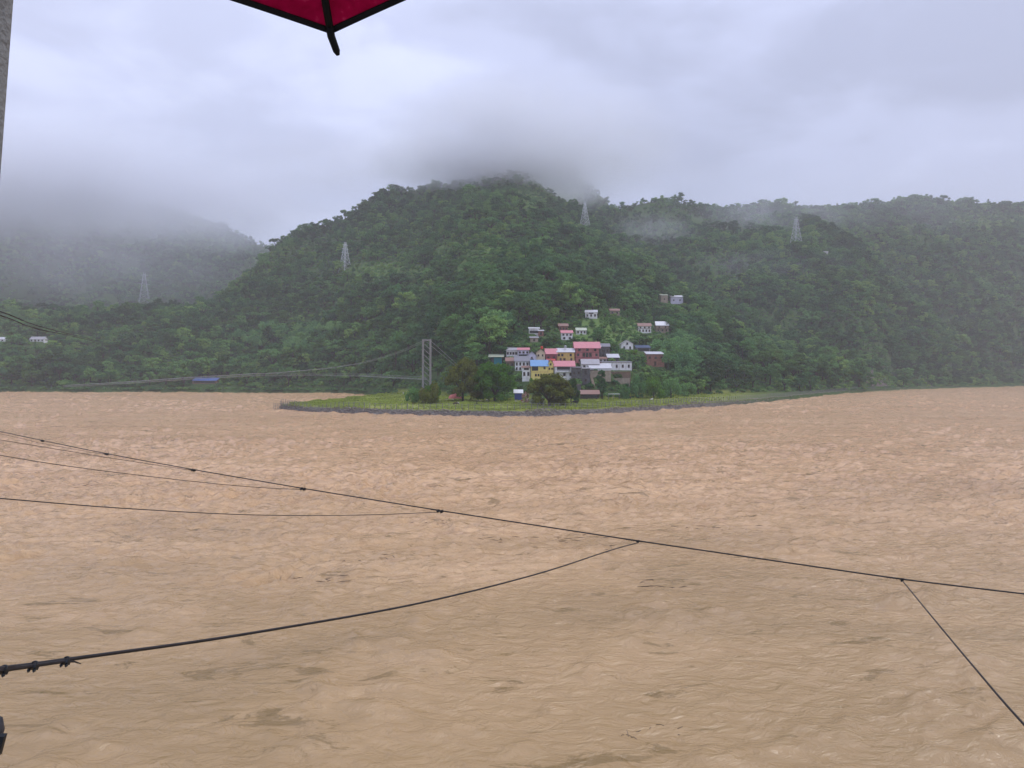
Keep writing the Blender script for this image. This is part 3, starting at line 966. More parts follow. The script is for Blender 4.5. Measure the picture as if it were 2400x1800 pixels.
house('stone_house', 'dark narrow stone house with a white flag beside the tall pink brick house', 1408, 1429, 812, 842, 'stone', 'slate', 805,
      rows=[(2, 0.62, 0.8, 1.2), (2, 0.2, 0.8, 1.2)], openings=[(0.3, 0.5, 0.45, 0.8)], deep=6, group=G1)
house('gabled_house', 'white gable fronted house with one attic window above the village on the right', 1456, 1484, 806, 819, 'white', 'grey', 797, 'gable_front',
      rows=[(2, 0.05, 0.9, 1.5), (1, 0.85, 0.9, 1.2)], deep=8, group=G1)
house('boarded_shed', 'dark blue roofed shed beside the white gable fronted house', 1492, 1524, 815, 824, 'grey', 'darkblue', 809, 'shed',
      openings=[(0.1, 0.9, 0.1, 0.8)], deep=6, group=G1)
house('brick_house', 'red brick house with low grey sheet roof at the right edge of the village', 1516, 1557, 830, 860, 'brick', 'lightgrey', 824, 'shed',
      rows=[(3, 0.66, 0.9, 1.0), (1, 0.66, 0.9, 1.0, 0.75, 0.95)], doors=[(0.48, 0.1, 1.1, 2.3)], deep=7, group=G1)
house('gabled_house', 'grey rendered house end joined right of the slate roofed white house', 1241, 1254, 848, 864, 'grey', 'slate', 838, 'gable_front', rows=[(1, 0.5, 0.7, 0.9)], deep=6, group=G1)
house('painted_house', 'narrow dark house squeezed between the maroon house and the white veranda house', 1283, 1300, 845, 856, 'maroon', 'red', 841, 'shed', rows=[(2, 0.3, 0.8, 1.0)], deep=4, group=G1)
house('row_house', 'small whitewashed lean roofed house at the foot of the dark flag house', 1404, 1422, 841, 850, 'white', 'brown', 837, 'shed', rows=[(2, 0.3, 0.8, 1.0)], deep=4, group=G1)
G2 = 'scattered houses on the slope above the village'
house('hill_house', 'white hillside house under a tall grey roof, left of a pair high above the village', 1372, 1399, 732, 747, 'white', 'lightgrey', 726, rows=[(3, 0.35, 0.9, 1.3)], group=G2, yaw=-8, openings=[(0.3, 0.7, 0.75, 0.98)])
house('hill_house', 'small brownish hillside house half hidden by trees, right of a pair high above the village', 1430, 1452, 728, 738, 'tan', 'brown', 723, rows=[(2, 0.3, 1.0, 1.2)], group=G2)
house('hill_house', 'small red brick hillside house with brown roof, touching the white house in front', 1310, 1331, 764, 776, 'brick', 'brown', 758, rows=[(3, 0.3, 0.8, 1.2)], group=G2)
house('hill_house', 'bright white hillside house with pink roof and two window rows above the pink brick house', 1316, 1342, 780, 797, 'white', 'pink', 774, rows=[(3, 0.62, 0.9, 0.9), (2, 0.15, 1.0, 1.0)], group=G2)
house('hill_house', 'small pale greenish white hillside house right of the white pink roofed one', 1351, 1374, 774, 784, 'white', 'palegreen', 768, rows=[(3, 0.3, 0.8, 1.2)], group=G2)
house('hill_house', 'white topped three level hillside house over the upper left end of the village', 1240, 1264, 770, 782, 'white', 'white', 766, 'shed', openings=[(0.05, 0.95, 0.1, 0.6)], group=G2)
house('hill_house', 'small brick hillside house with light sheet roof beside the white topped one', 1262, 1274, 776, 788, 'brick', 'lightgrey', 772, 'shed', rows=[(1, 0.3, 0.9, 1.2)], group=G2)
house('hill_house', 'low tan walled hut just below the white topped three level hillside house', 1243, 1261, 792, 802, 'tan', 'grey', 788, 'shed', rows=[(1, 0.3, 0.8, 1.0)], group=G2)
house('hill_house', 'white hillside house with red brown upper floor, left of the right hand pair', 1496, 1526, 764, 781, 'white', 'brown', 757, rows=[(4, 0.2, 0.8, 1.4), (3, 0.7, 0.9, 0.9)], bands=[(0.62, 'brown')], group=G2)
house('hill_house', 'grey white hillside house with light roof and balcony, right of the right hand pair', 1538, 1567, 762, 780, 'tan', 'white', 753, rows=[(3, 0.2, 0.9, 1.2), (2, 0.66, 0.9, 1.0)], balcony=[(0, 1, 0.55, 'brown')], group=G2)
house('hill_house', 'pale blue white house highest on the slope among dark trees', 1572, 1601, 696, 713, 'lilac', 'lightgrey', 691, 'shed', rows=[(2, 0.45, 0.9, 1.2)], group=G2)
house('hill_house', 'small pale hut beside the highest pale blue white house', 1549, 1565, 692, 707, 'tan', 'palegreen', 688, 'shed', rows=[(1, 0.3, 0.8, 1.0)], group=G2)
G3 = 'white houses on the far left bank'
house('bank_house', 'long low white house with grey roof alone on the far left bank', 70, 103, 795, 801, 'white', 'grey', 789, rows=[(4, 0.25, 1.2, 1.3)], group=G3)
house('bank_house', 'white house with pale roof cut by the left edge of the picture', -22, 11, 795, 801, 'white', 'lightgrey', 790, rows=[(3, 0.25, 1.2, 1.3)], group=G3)
house('hill_hut', 'tiny white hut alone on the wooded slope right of a pylon', 1933, 1941, 590, 595, 'white', 'white', 588, 'shed', rows=[(1, 0.3, 0.8, 0.8)], group='hut on the right slope', deep=4)
house('open_shed', 'long blue sheet roofed shed by the water on the far left bank', 451, 507, 892, 898, 'brown', 'strongblue', 886, 'shed', openings=[(0.05, 0.95, 0.1, 0.8)], group='sheds beside the river', Y=604)
house('open_shed', 'low weathered timber shed with sagging brown roof at the back of the meadow', 1362, 1404, 923, 936, 'timber', 'brown', 915, rows=[], openings=[(0.1, 0.9, 0.35, 0.8)], group='sheds beside the meadow', Y=330, deep=5)
house('market_booth', 'small dark blue booth with bright white awning between the lawn trees', 1206, 1224, 921, 938, 'blue', 'white', 915, 'shed', rows=[], group='sheds beside the meadow', Y=312, deep=3, sides=False)

# red water tank on the cream gabled house is a thing that stands on it
def lathe(prof, n=14):
    m = MB()
    vs_ = [(r * math.cos(2 * math.pi * k / n), r * math.sin(2 * math.pi * k / n), z) for r, z in prof for k in range(n)]
    fs_ = [(i * n + k, i * n + (k + 1) % n, (i + 1) * n + (k + 1) % n, (i + 1) * n + k) for i in range(len(prof) - 1) for k in range(n)]
    m.add(vs_, fs_)
    return m


YT = 392
for (px_, py_, Y_, mt, lab) in [(1270, 818, ground(1267, 846).y + 2, plain('red_plastic', (0.5, 0.04, 0.02), 0.5), 'small red water tank on top of the cream gabled house'),
                                (1325, 816, ground(1326, 849).y + 3.5, STEEL, 'small steel water tank on the roof of the ochre house'),
                                (1173, 812, 400, plain('green_plastic', (0.05, 0.24, 0.17), 0.5), 'small green water tank standing in bushes left of the village')]:
    t = lathe([(0.0, 0), (0.62, 0), (0.65, 0.1), (0.65, 1.1), (0.5, 1.35), (0.2, 1.45), (0.2, 1.55), (0.0, 1.55)]).build('water_tank', mt, smooth=False)
    t.location = at(px_, py_, Y_)
    tag(t, lab, 'water tank')

# white prayer flag at the dark stone house
fl = empty('flag', at(1404, 822, ground(1418, 842).y - 1))
tag(fl, 'small white flag on a pole between the pink brick and dark stone houses', 'flag')
m = MB(); m.tube([(0, 0, -4), (0, 0, 3.2)], 0.05, 5); m.build('pole', STEEL, fl)
m = MB()
for i in range(6):
    a, b_ = i / 6 * 1.3, (i + 1) / 6 * 1.3
    ya, yb = 0.12 * math.sin(i * 1.3), 0.12 * math.sin((i + 1) * 1.3)
    m.add([(a, ya, 1.2 + a * .7), (b_, yb, 1.2 + b_ * .7), (b_, yb, 2.6 + b_ * .3), (a, ya, 2.6 + a * .3)], [(0, 1, 2, 3)])
m.build('cloth', plain('white_cloth', (0.75, 0.75, 0.75), 0.9, 0.05), fl)

# stall with four posts
p = at(1439, 934, 332)
st = empty('market_stall', p)
tag(st, 'open stall with thin flat white roof on posts at the foot of the terraces', 'stall')
m = MB(); m.box(-2.7, 2.7, -1.2, 1.4, 2.0, 2.15); m.build('roof', ROOFS['white'], st)
for xx in (-2.5, -0.3, 2.5):
    for yy in (-1.0, 1.2):
        m = MB(); m.box(xx - .06, xx + .06, yy - .06, yy + .06, -0.6, 1.998); m.build('post', POSTM, st)
m = MB(); m.box(-2.4, 2.4, -0.5, 0.4, 0.7, 0.82); m.build('counter', WOODD, st)

# terrace retaining walls below the whitewashed row
for (a, b_, y0, y1, k, lab) in [(1384, 1432, 868, 880, 'tan', 'upper pale stone terrace wall right of the tall narrow stone house'),
                                (1430, 1478, 870, 884, 'brown', 'brown stone terrace wall under the whitewashed row house'),
                                (1436, 1476, 886, 894, 'tan', 'low pale terrace wall with bushes in front, second below the row house'),
                                (1344, 1362, 900, 908, 'stone', 'short grey terrace wall below the rough stone house')]:
    Y_ = ground((a + b_) / 2, y1 + 4).y - 1.5
    w_ = (b_ - a) / 2 / F_PX * Y_
    h_ = (y1 - y0) / F_PX * Y_
    root = empty('terrace_wall', at((a + b_) / 2, y1, Y_))
    tag(root, lab, 'wall', 'terrace walls of the village')
    m = MB(); m.box(-w_, w_, 0, 1.2, -3, h_ * 0.9); m.build('wall_face', WALLS[k], root)
    m = MB(); m.box(-w_ - .1, w_ + .1, -0.12, 1.3, h_ * 0.9 + .002, h_ * 0.9 + 0.2); m.build('coping', WALLS['tan'], root)
    RECTS.append((a, b_, y0, y1 - 3, Y_))
# outside stair beside the tall stone house
sr_ = empty('stone_stairs', at(1392, 905, 345))
tag(sr_, 'pale stone stair flight climbing right of the tall narrow stone house', 'stairs')
for i in range(16):
    m = MB(); m.box(-0.6, 0.6, 0, 0.5, -0.6, 0.2)
    o = m.build('step', WALLS['tan'], sr_)
    o.location = (-1.6 + 0.05 * i + 1.6 * (1 - i / 16), i * 0.42, i * 0.38)
RECTS.append((1384, 1398, 872, 905, 345))

# salmon tarp tent under the lawn trees
p = at(1067, 934, 318)
tn = empty('tarp_tent', p)
tag(tn, 'low salmon red domed tarp shelter under the spreading lawn tree', 'tent')
bm = bmesh.new()
bmesh.ops.create_uvsphere(bm, u_segments=18, v_segments=10, radius=1)
bmesh.ops.delete(bm, geom=[v for v in bm.verts if v.co.z < -0.05], context='VERTS')
for v in bm.verts:
    v.co = Vector((v.co.x * 3.0, v.co.y * 2.0, v.co.z * 2.2 * (1 + 0.12 * math.sin(v.co.x * 5) * math.cos(v.co.y * 3))))
me = bpy.data.meshes.new('tarp'); bm.to_mesh(me); bm.free()
me.materials.append(plain('salmon_tarp', (0.62, 0.17, 0.15), 0.6, 0.15))
o = bpy.data.objects.new('tarp', me); COL.objects.link(o); o.parent = tn
m = MB(); m.tube([(-3.6, -1.5, 0), (-2.6, -0.6, 1.0)], 0.03, 4); m.build('guy_line', CABLE, tn)

# rough brick and rubble stack with pale hanging washing at the broad front tree
def rubble(px0, px1, py_, Y_, n, hmax, mats, name, label, cat, sd):
    rg = random.Random(sd)
    root = empty(name, at((px0 + px1) / 2, py_, Y_))
    tag(root, label, cat)
    w_ = (px1 - px0) / F_PX * Y_
    for i in range(n):
        bm = bmesh.new()
        bmesh.ops.create_icosphere(bm, subdivisions=1, radius=1)
        for v in bm.verts:
            v.co = v.co * rg.uniform(.75, 1.15)
        me = bpy.data.meshes.new('stone'); bm.to_mesh(me); bm.free()
        me.materials.append(rg.choice(mats))
        o = bpy.data.objects.new('stone', me); COL.objects.link(o); o.parent = root
        s = rg.uniform(.35, .6)
        f = rg.random() ** 1.6
        o.scale = (s * 1.4, s, s * .8)
        o.location = (rg.uniform(-.5, .5) * w_ * (1 - .3 * f), rg.uniform(-.8, .8), f * hmax)
        o.rotation_euler = (rg.random(), rg.random(), rg.random() * 6)


rubble(1222, 1241, 948, 300, 70, 5.2, [WALLS['brick'], WALLS['tan'], WALLS['brown'], WALLS['brown']], 'stone_pile', 'tall ragged pile of reddish stones left of the broad front tree', 'stone pile', 5)

# ------------------------------------------------------------------ trees
LEAFN = 0


def crown_mesh(rg, clumps, n_leaf, leaf, core=0.72, droop=0.0, up=0.35):
    """clumps: (x, y, z, radius) ; every clump is a core hidden in many separate leaf sprays"""
    v, f = [], []
    ico = [(0, 0, 1), (.894, 0, .447), (.276, .851, .447), (-.724, .526, .447), (-.724, -.526, .447), (.276, -.851, .447),
           (.724, .526, -.447), (-.276, .851, -.447), (-.894, 0, -.447), (-.276, -.851, -.447), (.724, -.526, -.447), (0, 0, -1)]
    icf = [(0, 1, 2), (0, 2, 3), (0, 3, 4), (0, 4, 5), (0, 5, 1), (1, 6, 2), (2, 7, 3), (3, 8, 4), (4, 9, 5), (5, 10, 1), (2, 6, 7), (3, 7, 8), (4, 8, 9), (5, 9, 10), (1, 10, 6), (11, 7, 6), (11, 8, 7), (11, 9, 8), (11, 10, 9), (11, 6, 10)]
    for (cx, cy, cz, r) in clumps:
        b = len(v)
        for (x, y, z) in ico:
            k = r * core * rg.uniform(.8, 1.1)
            v.append((cx + x * k, cy + y * k, cz + z * k * .85))
        f += [tuple(b + i for i in t) for t in icf]
        for i in range(n_leaf):
            th = rg.uniform(0, 2 * math.pi)
            cz_ = rg.uniform(-0.75, 1.0)
            s = math.sqrt(max(0, 1 - cz_ * cz_))
            d = Vector((s * math.cos(th), s * math.sin(th), cz_))
            rr = r * rg.uniform(.78, 1.22)
            c = Vector((cx, cy, cz)) + Vector((d.x * rr, d.y * rr, d.z * rr * .85))
            nrm = (d * 0.8 + Vector((rg.uniform(-1, 1), rg.uniform(-1, 1), rg.uniform(-1, 1))) * .55 + Vector((0, 0, up))).normalized()
            t = nrm.orthogonal().normalized()
            t.rotate(Matrix.Rotation(rg.uniform(0, 6.28), 3, nrm))
            if droop: t = (t + Vector((0, 0, -droop))).normalized()
            bt = nrm.cross(t)
            L = leaf * rg.uniform(.65, 1.35)
            W_ = L * rg.uniform(.45, .7)
            b = len(v)
            v += [tuple(c - t * L), tuple(c + bt * W_ * .8 - nrm * L * .12), tuple(c + t * L - nrm * L * .25), tuple(c - bt * W_)]
            f.append((b, b + 1, b + 2, b + 3))
    return v, f


def make_species(kind, seed):
    """unit-height tree: returns clumps, trunk MB"""
    rg = random.Random(seed)
    cl, tr = [], MB()
    if kind == 'round':
        for i in range(26):
            a, h = rg.uniform(0, 6.28), rg.uniform(.32, .93)
            R = .34 * math.sqrt(max(.05, 1 - ((h - .6) / .40) ** 2)) * rg.uniform(.45, 1.1)
            cl.append((R * math.cos(a), R * math.sin(a), h, rg.uniform(.075, .13)))
        tr.tube([(0, 0, -.08), (.01, 0, .3), (.0, .01, .62)], [.032, .024, .012], 6)
        for k in range(4):
            a = k * 1.57 + rg.random()
            tr.tube([(0, 0, .28 + .04 * k), (.2 * math.cos(a), .2 * math.sin(a), .6 + .05 * k)], [.014, .005], 4)
    elif kind == 'broad':
        for i in range(34):
            a, r = rg.uniform(0, 6.28), math.sqrt(rg.random()) * .56
            h = .56 + .36 * math.sqrt(max(0, 1 - (r / .58) ** 2)) * rg.uniform(.35, 1) - .05 * r
            cl.append((r * math.cos(a), r * math.sin(a), h, rg.uniform(.07, .125)))
        tr.tube([(0, 0, -.08), (-.01, 0, .2), (-.03, .0, .34)], [.045, .036, .03], 7)
        for k in range(6):
            a = k * 1.05 + rg.random() * .5
            tr.tube([(-.02, 0, .26), (.16 * math.cos(a), .16 * math.sin(a), .48), (.36 * math.cos(a), .36 * math.sin(a), .7)], [.026, .015, .005], 5)
    elif kind == 'dome':
        for i in range(70):
            a, r = rg.uniform(0, 6.28), math.sqrt(rg.random()) * .50
            top = .93 * math.sqrt(max(0, 1 - (r / .56) ** 2))
            h = rg.uniform(.12 + .22 * (r < .18), max(.30, top)) if rg.random() < .55 else max(.30, top * rg.uniform(.85, 1))
            cl.append((r * math.cos(a), r * math.sin(a), h, rg.uniform(.07, .15)))
        tr.tube([(0, 0, -.08), (-.01, 0, .14), (-.02, .0, .24)], [.042, .034, .03], 7)
        for k in range(6):
            a = k * 1.05 + rg.random() * .5
            tr.tube([(-.02, 0, .18), (.16 * math.cos(a), .16 * math.sin(a), .36), (.34 * math.cos(a), .34 * math.sin(a), .6)], [.026, .015, .005], 5)
    elif kind == 'tall':
        for i in range(24):
            a, h = rg.uniform(0, 6.28), rg.uniform(.25, .96)
            R = .17 * (1.15 - h * .75) * rg.uniform(.3, 1.3)
            cl.append((R * math.cos(a), R * math.sin(a), h, rg.uniform(.055, .10) * (1.2 - .5 * h)))
        tr.tube([(0, 0, -.08), (0, .01, .5), (0, 0, .93)], [.024, .016, .005], 6)
    elif kind == 'open':
        for k in range(9):
            a, h = rg.uniform(0, 6.28), rg.uniform(.5, .95)
            R = rg.uniform(.05, .3)
            for j in range(3):
                cl.append((R * math.cos(a) + rg.uniform(-.06, .06), R * math.sin(a) + rg.uniform(-.06, .06), h + rg.uniform(-.05, .05), rg.uniform(.05, .085)))
            tr.tube([(0, 0, .3 + .02 * k), (R * .6 * math.cos(a), R * .6 * math.sin(a), h * .8), (R * math.cos(a), R * math.sin(a), h)], [.014, .009, .004], 4)
        tr.tube([(0, 0, -.08), (.01, 0, .55)], [.028, .016], 6)
    elif kind == 'bamboo':
        for k in range(15):
            a = rg.uniform(0, 6.28)
            ln = rg.uniform(.3, .62)
            top = rg.uniform(.65, 1.0)
            pts = []
            for j in range(7):
                t = j / 6
                r = .06 + ln * t ** 2.2
                h = top * (1 - (1 - t) ** 2.0) - .34 * ln * max(0, t - .65) / .35
                pts.append((r * math.cos(a), r * math.sin(a), h))
                if j > 2:
                    cl.append((*pts[-1], .068 * (1.2 - .4 * t)))
                    cl.append((pts[-1][0] * .8, pts[-1][1] * .8, h - .1, .06))
            tr.tube([(pts[0][0], pts[0][1], -.08)] + pts[1:4], [.008, .007, .005, .003], 4)
    elif kind == 'shrub':
        for i in range(9):
            a, r = rg.uniform(0, 6.28), math.sqrt(rg.random()) * .55
            cl.append((r * math.cos(a), r * math.sin(a), rg.uniform(.15, .7) * (1 - .5 * r), rg.uniform(.2, .32)))
        tr.tube([(0, 0, -.2), (0, 0, .4)], [.05, .02], 5)
    return cl, tr, rg


SPEC = [  # (species, leaf material, seeds, leaf size, leaves per clump, droop)
    ('round', 'dark', .036, 42, 0), ('round', 'mid', .036, 42, 0), ('round', 'light', .036, 42, 0),
    ('broad', 'mid', .034, 34, 0), ('broad', 'dark', .034, 34, 0), ('tall', 'dark', .030, 40, 0), ('tall', 'mid', .030, 40, 0),
    ('open', 'mid', .026, 40, 0), ('open', 'dark', .026, 40, 0), ('bamboo', 'bamboo', .034, 16, .9), ('shrub', 'mid', .10, 40, 0), ('shrub', 'light', .10, 40, 0)]
PROTO = []
ptc = bpy.data.collections.new('tree_shapes')      # shapes only, shared by the trees below
for i, (sp, lm, lf, nl, dr) in enumerate(SPEC):
    cl, tr, rg = make_species(sp, 100 + i * 7)
    v, f = crown_mesh(rg, cl, nl, lf, droop=dr)
    crown = mesh_obj('crown', v, f, LEAF[lm], link=False)
    trunk = tr.build('trunk', BARK, link=False, smooth=True)
    m = MB(); m.add(v, f, 0); m.add(tr.v, tr.f, 1)
    both = m.build('shape_%02d' % i, [LEAF[lm], BARK], link=False)
    ptc.objects.link(both)
    PROTO.append((crown.data, trunk.data, sp, lm))
    bpy.data.objects.remove(crown); bpy.data.objects.remove(trunk)

# scatter: candidate trees over the hills
rgn = np.random.RandomState(5)
# cut the house plots into the slope
PADS.sort(key=lambda q_: -q_[4])
near_ = (tv[:, 1] < 1000)
tv2 = tv.copy()
tv2[near_, 2] = terrain_z(CX + F_PX * tv[near_, 0] / tv[near_, 1], tv[near_, 1])
vv, _qq = compact(tv2, q)
ter.data.vertices.foreach_set('co', vv.astype(np.float32).ravel())
ter.data.update()


def scatter(y0, y1, sp, umax=0.86):
    ys = np.arange(y0, y1, sp)
    out = []
    for y in ys:
        xs = np.arange(-umax * y, umax * y, sp)
        out.append(np.stack([xs + rgn.uniform(-.48, .48, len(xs)) * sp, y + rgn.uniform(-.48, .48, len(xs)) * sp], -1))
    return np.concatenate(out)


P = np.concatenate([scatter(335, 560, 6.0), scatter(560, 1040, 5.2), scatter(1040, 1420, 6.6), scatter(1420, 1720, 10)])
_x = scatter(800, 1560, 5.0)
_x = _x[(CX + F_PX * _x[:, 0] / _x[:, 1]) > 1760]      # the steep right ridge carries an extra dense stand
P = np.concatenate([P, _x])
ppx = CX + F_PX * P[:, 0] / P[:, 1]
pz = terrain_z(ppx, P[:, 1])
ok = (P[:, 1] > foot(ppx) - 1) & (pz > 1.5)
dens_n = fbm(P[:, 0] / 60, P[:, 1] / 60, 3, 131)
ok &= (rgn.rand(len(P)) < np.clip(0.82 + dens_n * .7, .3, 1))
P, ppx, pz = P[ok], ppx[ok], pz[ok]
# visibility along each column of the valley
gc = np.arange(-900, 3301, 10.0)
gr = np.concatenate([np.arange(240, 600, 2.0), np.arange(600, 2000, 5.0)])
GX, GY = np.meshgrid(gc, gr)
GZ = terrain_z(GX, GY)
GA = np.maximum.accumulate((GZ + 4 - CAMZ) / GY, axis=0)
ci = np.clip(((ppx + 900) / 10).round().astype(int), 0, len(gc) - 1)
ri = np.clip(np.searchsorted(gr, P[:, 1] - 25), 0, len(gr) - 1)
vis = (pz + 18 - CAMZ) / P[:, 1] > GA[ri, ci]
P, ppx, pz = P[vis], ppx[vis], pz[vis]
print('trees', len(P))
n = len(P)
Yv = P[:, 1]
pyv = HY - (pz - CAMZ) * F_PX / Yv
r1 = rgn.rand(n)
zone = fbm(P[:, 0] / 80, P[:, 1] / 80, 3, 151)
kindv = np.zeros(n, int)
hgt = 5.0 + rgn.gamma(3.2, 1.55, n)
choices = [0, 1, 2, 3, 4, 5, 6, 7, 8]
w_mid = np.array([.16, .26, .14, .12, .08, .06, .07, .08, .03])
w_dark = np.array([.34, .14, .03, .05, .22, .10, .03, .02, .07])
field = field_mask(ppx, pyv)
hgt[field] *= .55
hgt[Yv > 640] *= .78
hgt[Yv < 560] *= 1.22
zone = zone + field * .9 + .15
w_light = np.array([.05, .30, .32, .14, .02, .01, .06, .10, .0])
for i in range(n):
    w = w_dark if zone[i] < -.15 else (w_light if zone[i] > .30 else w_mid)
    kindv[i] = rgn.choice(choices, p=w / w.sum())
# high slopes: lower scrubby growth; ridge lines: taller, looser trees
scrub = (Yv > 700) & (rgn.rand(n) < .45) & (Yv < 1200)
hgt[scrub] *= .62
hgt[Yv > 1300] *= 1.25
hgt[(Yv > 800) & (ppx > 1760)] *= 1.15
# open terraces round the village
terr = (ppx > 1270) & (ppx < 1560) & (pyv > 735) & (pyv < 900)
hgt[terr] *= .45
low_bank = (Yv < foot(ppx) + 18)
kindv[low_bank & (rgn.rand(n) < .5)] = 11
hgt[kindv >= 10] = rgn.uniform(2.5, 4.5, (kindv >= 10).sum())
# bamboo groves
grove = (((ppx - 1590) / 50) ** 2 + ((pyv - 850) / 60) ** 2 < 1) | (((ppx - 1180) / 45) ** 2 + ((pyv - 800) / 26) ** 2 < 1) | (((ppx - 700) / 150) ** 2 + ((pyv - 805) / 25) ** 2 < 1) & (rgn.rand(n) < .4)
kindv[grove & (rgn.rand(n) < .75)] = 9
hgt[kindv == 9] = rgn.uniform(9, 15, (kindv == 9).sum())
wid = rgn.uniform(.85, 1.25, n) * np.where(np.isin(kindv, [0, 1, 2]), 1.15, 1.0) * np.where(kindv == 9, 1.0, 1.0)
half = hgt * wid * .36
# keep houses and pylons in sight
okv = np.ones(n, bool)
for (a, b_, c_, d_, Yh) in RECTS:
    tx0, tx1 = ppx - half / Yv * F_PX, ppx + half / Yv * F_PX
    ty0, ty1 = HY - (pz + hgt - CAMZ) / Yv * F_PX, pyv
    okv &= ~((Yv < Yh + 1) & (tx1 > a) & (tx0 < b_) & (ty0 < d_ - 1) & (ty1 > c_))
for (fx, fy, fr) in FOOTS:
    okv &= (P[:, 0] - fx) ** 2 + (P[:, 1] - fy) ** 2 > (fr + .5) ** 2
PYL = [(338, 640, 712), (809, 570, 635), (1371, 475, 532), (1866, 510, 577)]
PYG = [ground(a, c_) for a, b_, c_ in PYL]
for (a, b_, c_), g in zip(PYL, PYG):
    okv &= ~((np.abs(ppx - a) < 18) & (Yv < g.y + 4) & (Yv > g.y - 45) & (HY - (pz + hgt - CAMZ) / Yv * F_PX < c_ - 8))
okv &= ~(field_mask(ppx, pyv) & (rgn.rand(n) < .35))
P, ppx, pz, pyv, Yv, kindv, hgt, wid = [q_[okv] for q_ in (P, ppx, pz, pyv, Yv, kindv, hgt, wid)]
n = len(P)
rotz = rgn.uniform(0, 6.28, n)
tilt = rgn.uniform(-.08, .08, (n, 2))

# the 285 that show largest become trees of their own
# a coarse occlusion buffer decides what shows
order = np.argsort(Yv)
buf = np.full((1800 // 4, 2400 // 4), -1, int)
for i in order:
    hp = hgt[i] / Yv[i] * F_PX
    wp = hp * .36 * wid[i]
    x0, x1 = int((ppx[i] - wp) / 4), int((ppx[i] + wp) / 4) + 1
    y0, y1 = int((pyv[i] - hp) / 4), int(pyv[i] / 4) + 1
    x0, x1, y0, y1 = max(0, x0), min(600, x1), max(0, y0), min(450, y1)
    if x1 <= x0 or y1 <= y0: continue
    sub = buf[y0:y1, x0:x1]
    sub[sub < 0] = i
area = np.bincount(buf[buf >= 0], minlength=n)
big = np.argsort(-area)[:285]
isbig = np.zeros(n, bool); isbig[big] = True

SPN = {'round': 'round', 'broad': 'spreading', 'tall': 'slender', 'open': 'loose', 'bamboo': 'arching', 'shrub': 'low'}
LMN = {'dark': 'dark green', 'mid': 'mid green', 'light': 'light green', 'bamboo': 'bright green', 'lush': 'lush green', 'olive': 'olive green'}
MARKS = [(1376, 830, 'the pink brick house'), (1536, 842, 'the red brick house'), (1470, 808, 'the white gable house'), (1511, 770, 'the terraced hill houses'),
         (1585, 702, 'the highest white house'), (1410, 735, 'the pair of upper hill houses'), (1255, 780, 'the white topped hill house'), (1160, 845, 'the teal shed'),
         (1000, 830, 'the bridge tower'), (480, 890, 'the blue roofed shed'), (86, 795, 'the long white bank house'), (338, 690, 'the leftmost pylon'), (809, 610, 'the second pylon'),
         (1371, 510, 'the pylon near the hill top'), (1866, 550, 'the rightmost pylon'), (700, 905, 'the spit of meadow'), (1980, 880, 'the bare gravel slide'), (2300, 890, 'the far right bank'),
         (1640, 900, 'the right part of the meadow'), (1437, 925, 'the open stall'), (860, 880, 'the bridge deck'), (1940, 592, 'the tiny white hut'), (250, 900, 'the far left bank')]
count_lab = {}
treeobjs = []
for i in sorted(big, key=lambda k: Yv[k]):
    cm, tm, sp, lm = PROTO[kindv[i]]
    hp = hgt[i] / Yv[i] * F_PX
    cpx, cpy = ppx[i], pyv[i] - hp / 2
    mk = min(MARKS, key=lambda q_: (q_[0] - cpx) ** 2 + (q_[1] - cpy) ** 2 * 2)
    dx, dy = cpx - mk[0], cpy - mk[1]
    dist = math.hypot(dx, dy)
    if abs(dx) < 12 and abs(dy) < 12: rel = 'at'
    elif abs(dx) > abs(dy) * 2: rel = 'left of' if dx < 0 else 'right of'
    elif abs(dy) > abs(dx) * 2: rel = 'above' if dy < 0 else 'below'
    else: rel = ('above and ' if dy < 0 else 'below and ') + ('left of' if dx < 0 else 'right of')
    far_ = 'close ' if dist < 45 and abs(dx) < 20 else ''
    if rel == 'at': far_ = ''
    noun = 'bamboo clump' if sp == 'bamboo' else ('bush' if sp == 'shrub' else 'tree')
    lab = f"{SPN[sp] if sp != 'bamboo' else 'tall'} {LMN[lm]} {noun} {far_ if 'and' not in rel else ''}{rel} {mk[2]}"
    nm = {'bamboo': 'bamboo_clump', 'shrub': 'bush'}.get(sp, 'tree')
    root = empty(nm, (P[i, 0], P[i, 1], pz[i] - .2), rotz[i])
    root.rotation_euler = (tilt[i, 0], tilt[i, 1], rotz[i])
    s = hgt[i]
    root.scale = (s * wid[i], s * wid[i], s)
    tag(root, lab, 'bamboo' if sp == 'bamboo' else ('bush' if sp == 'shrub' else 'tree'), 'trees on the wooded slope' if noun == 'tree' else ('bamboo clumps by the village' if sp == 'bamboo' else 'bushes on the slope'))
    put('crown', cm, root, (0, 0, 0)); put('trunk', tm, root, (0, 0, 0))
    treeobjs.append((root, lab))


same = {}
for o, lab in treeobjs: same.setdefault(lab, []).append(o)
ORD = ['leftmost', 'second from left', 'third from left', 'fourth from left', 'fifth from left', 'sixth from left', 'seventh from left', 'eighth from left', 'ninth from left', 'tenth from left']
for lab, os_ in same.items():
    if len(os_) > 1:
        for k, o in enumerate(sorted(os_, key=lambda q_: q_.location.x / q_.location.y)):
            o['label'] = ORD[min(k, 9)] + ' ' + (lab if len(lab.split()) < 13 else lab.replace(' green', '', 1))
            if len(o['label'].split()) > 16: o['label'] = o['label'].replace(' tall', '').replace(' clump', '')


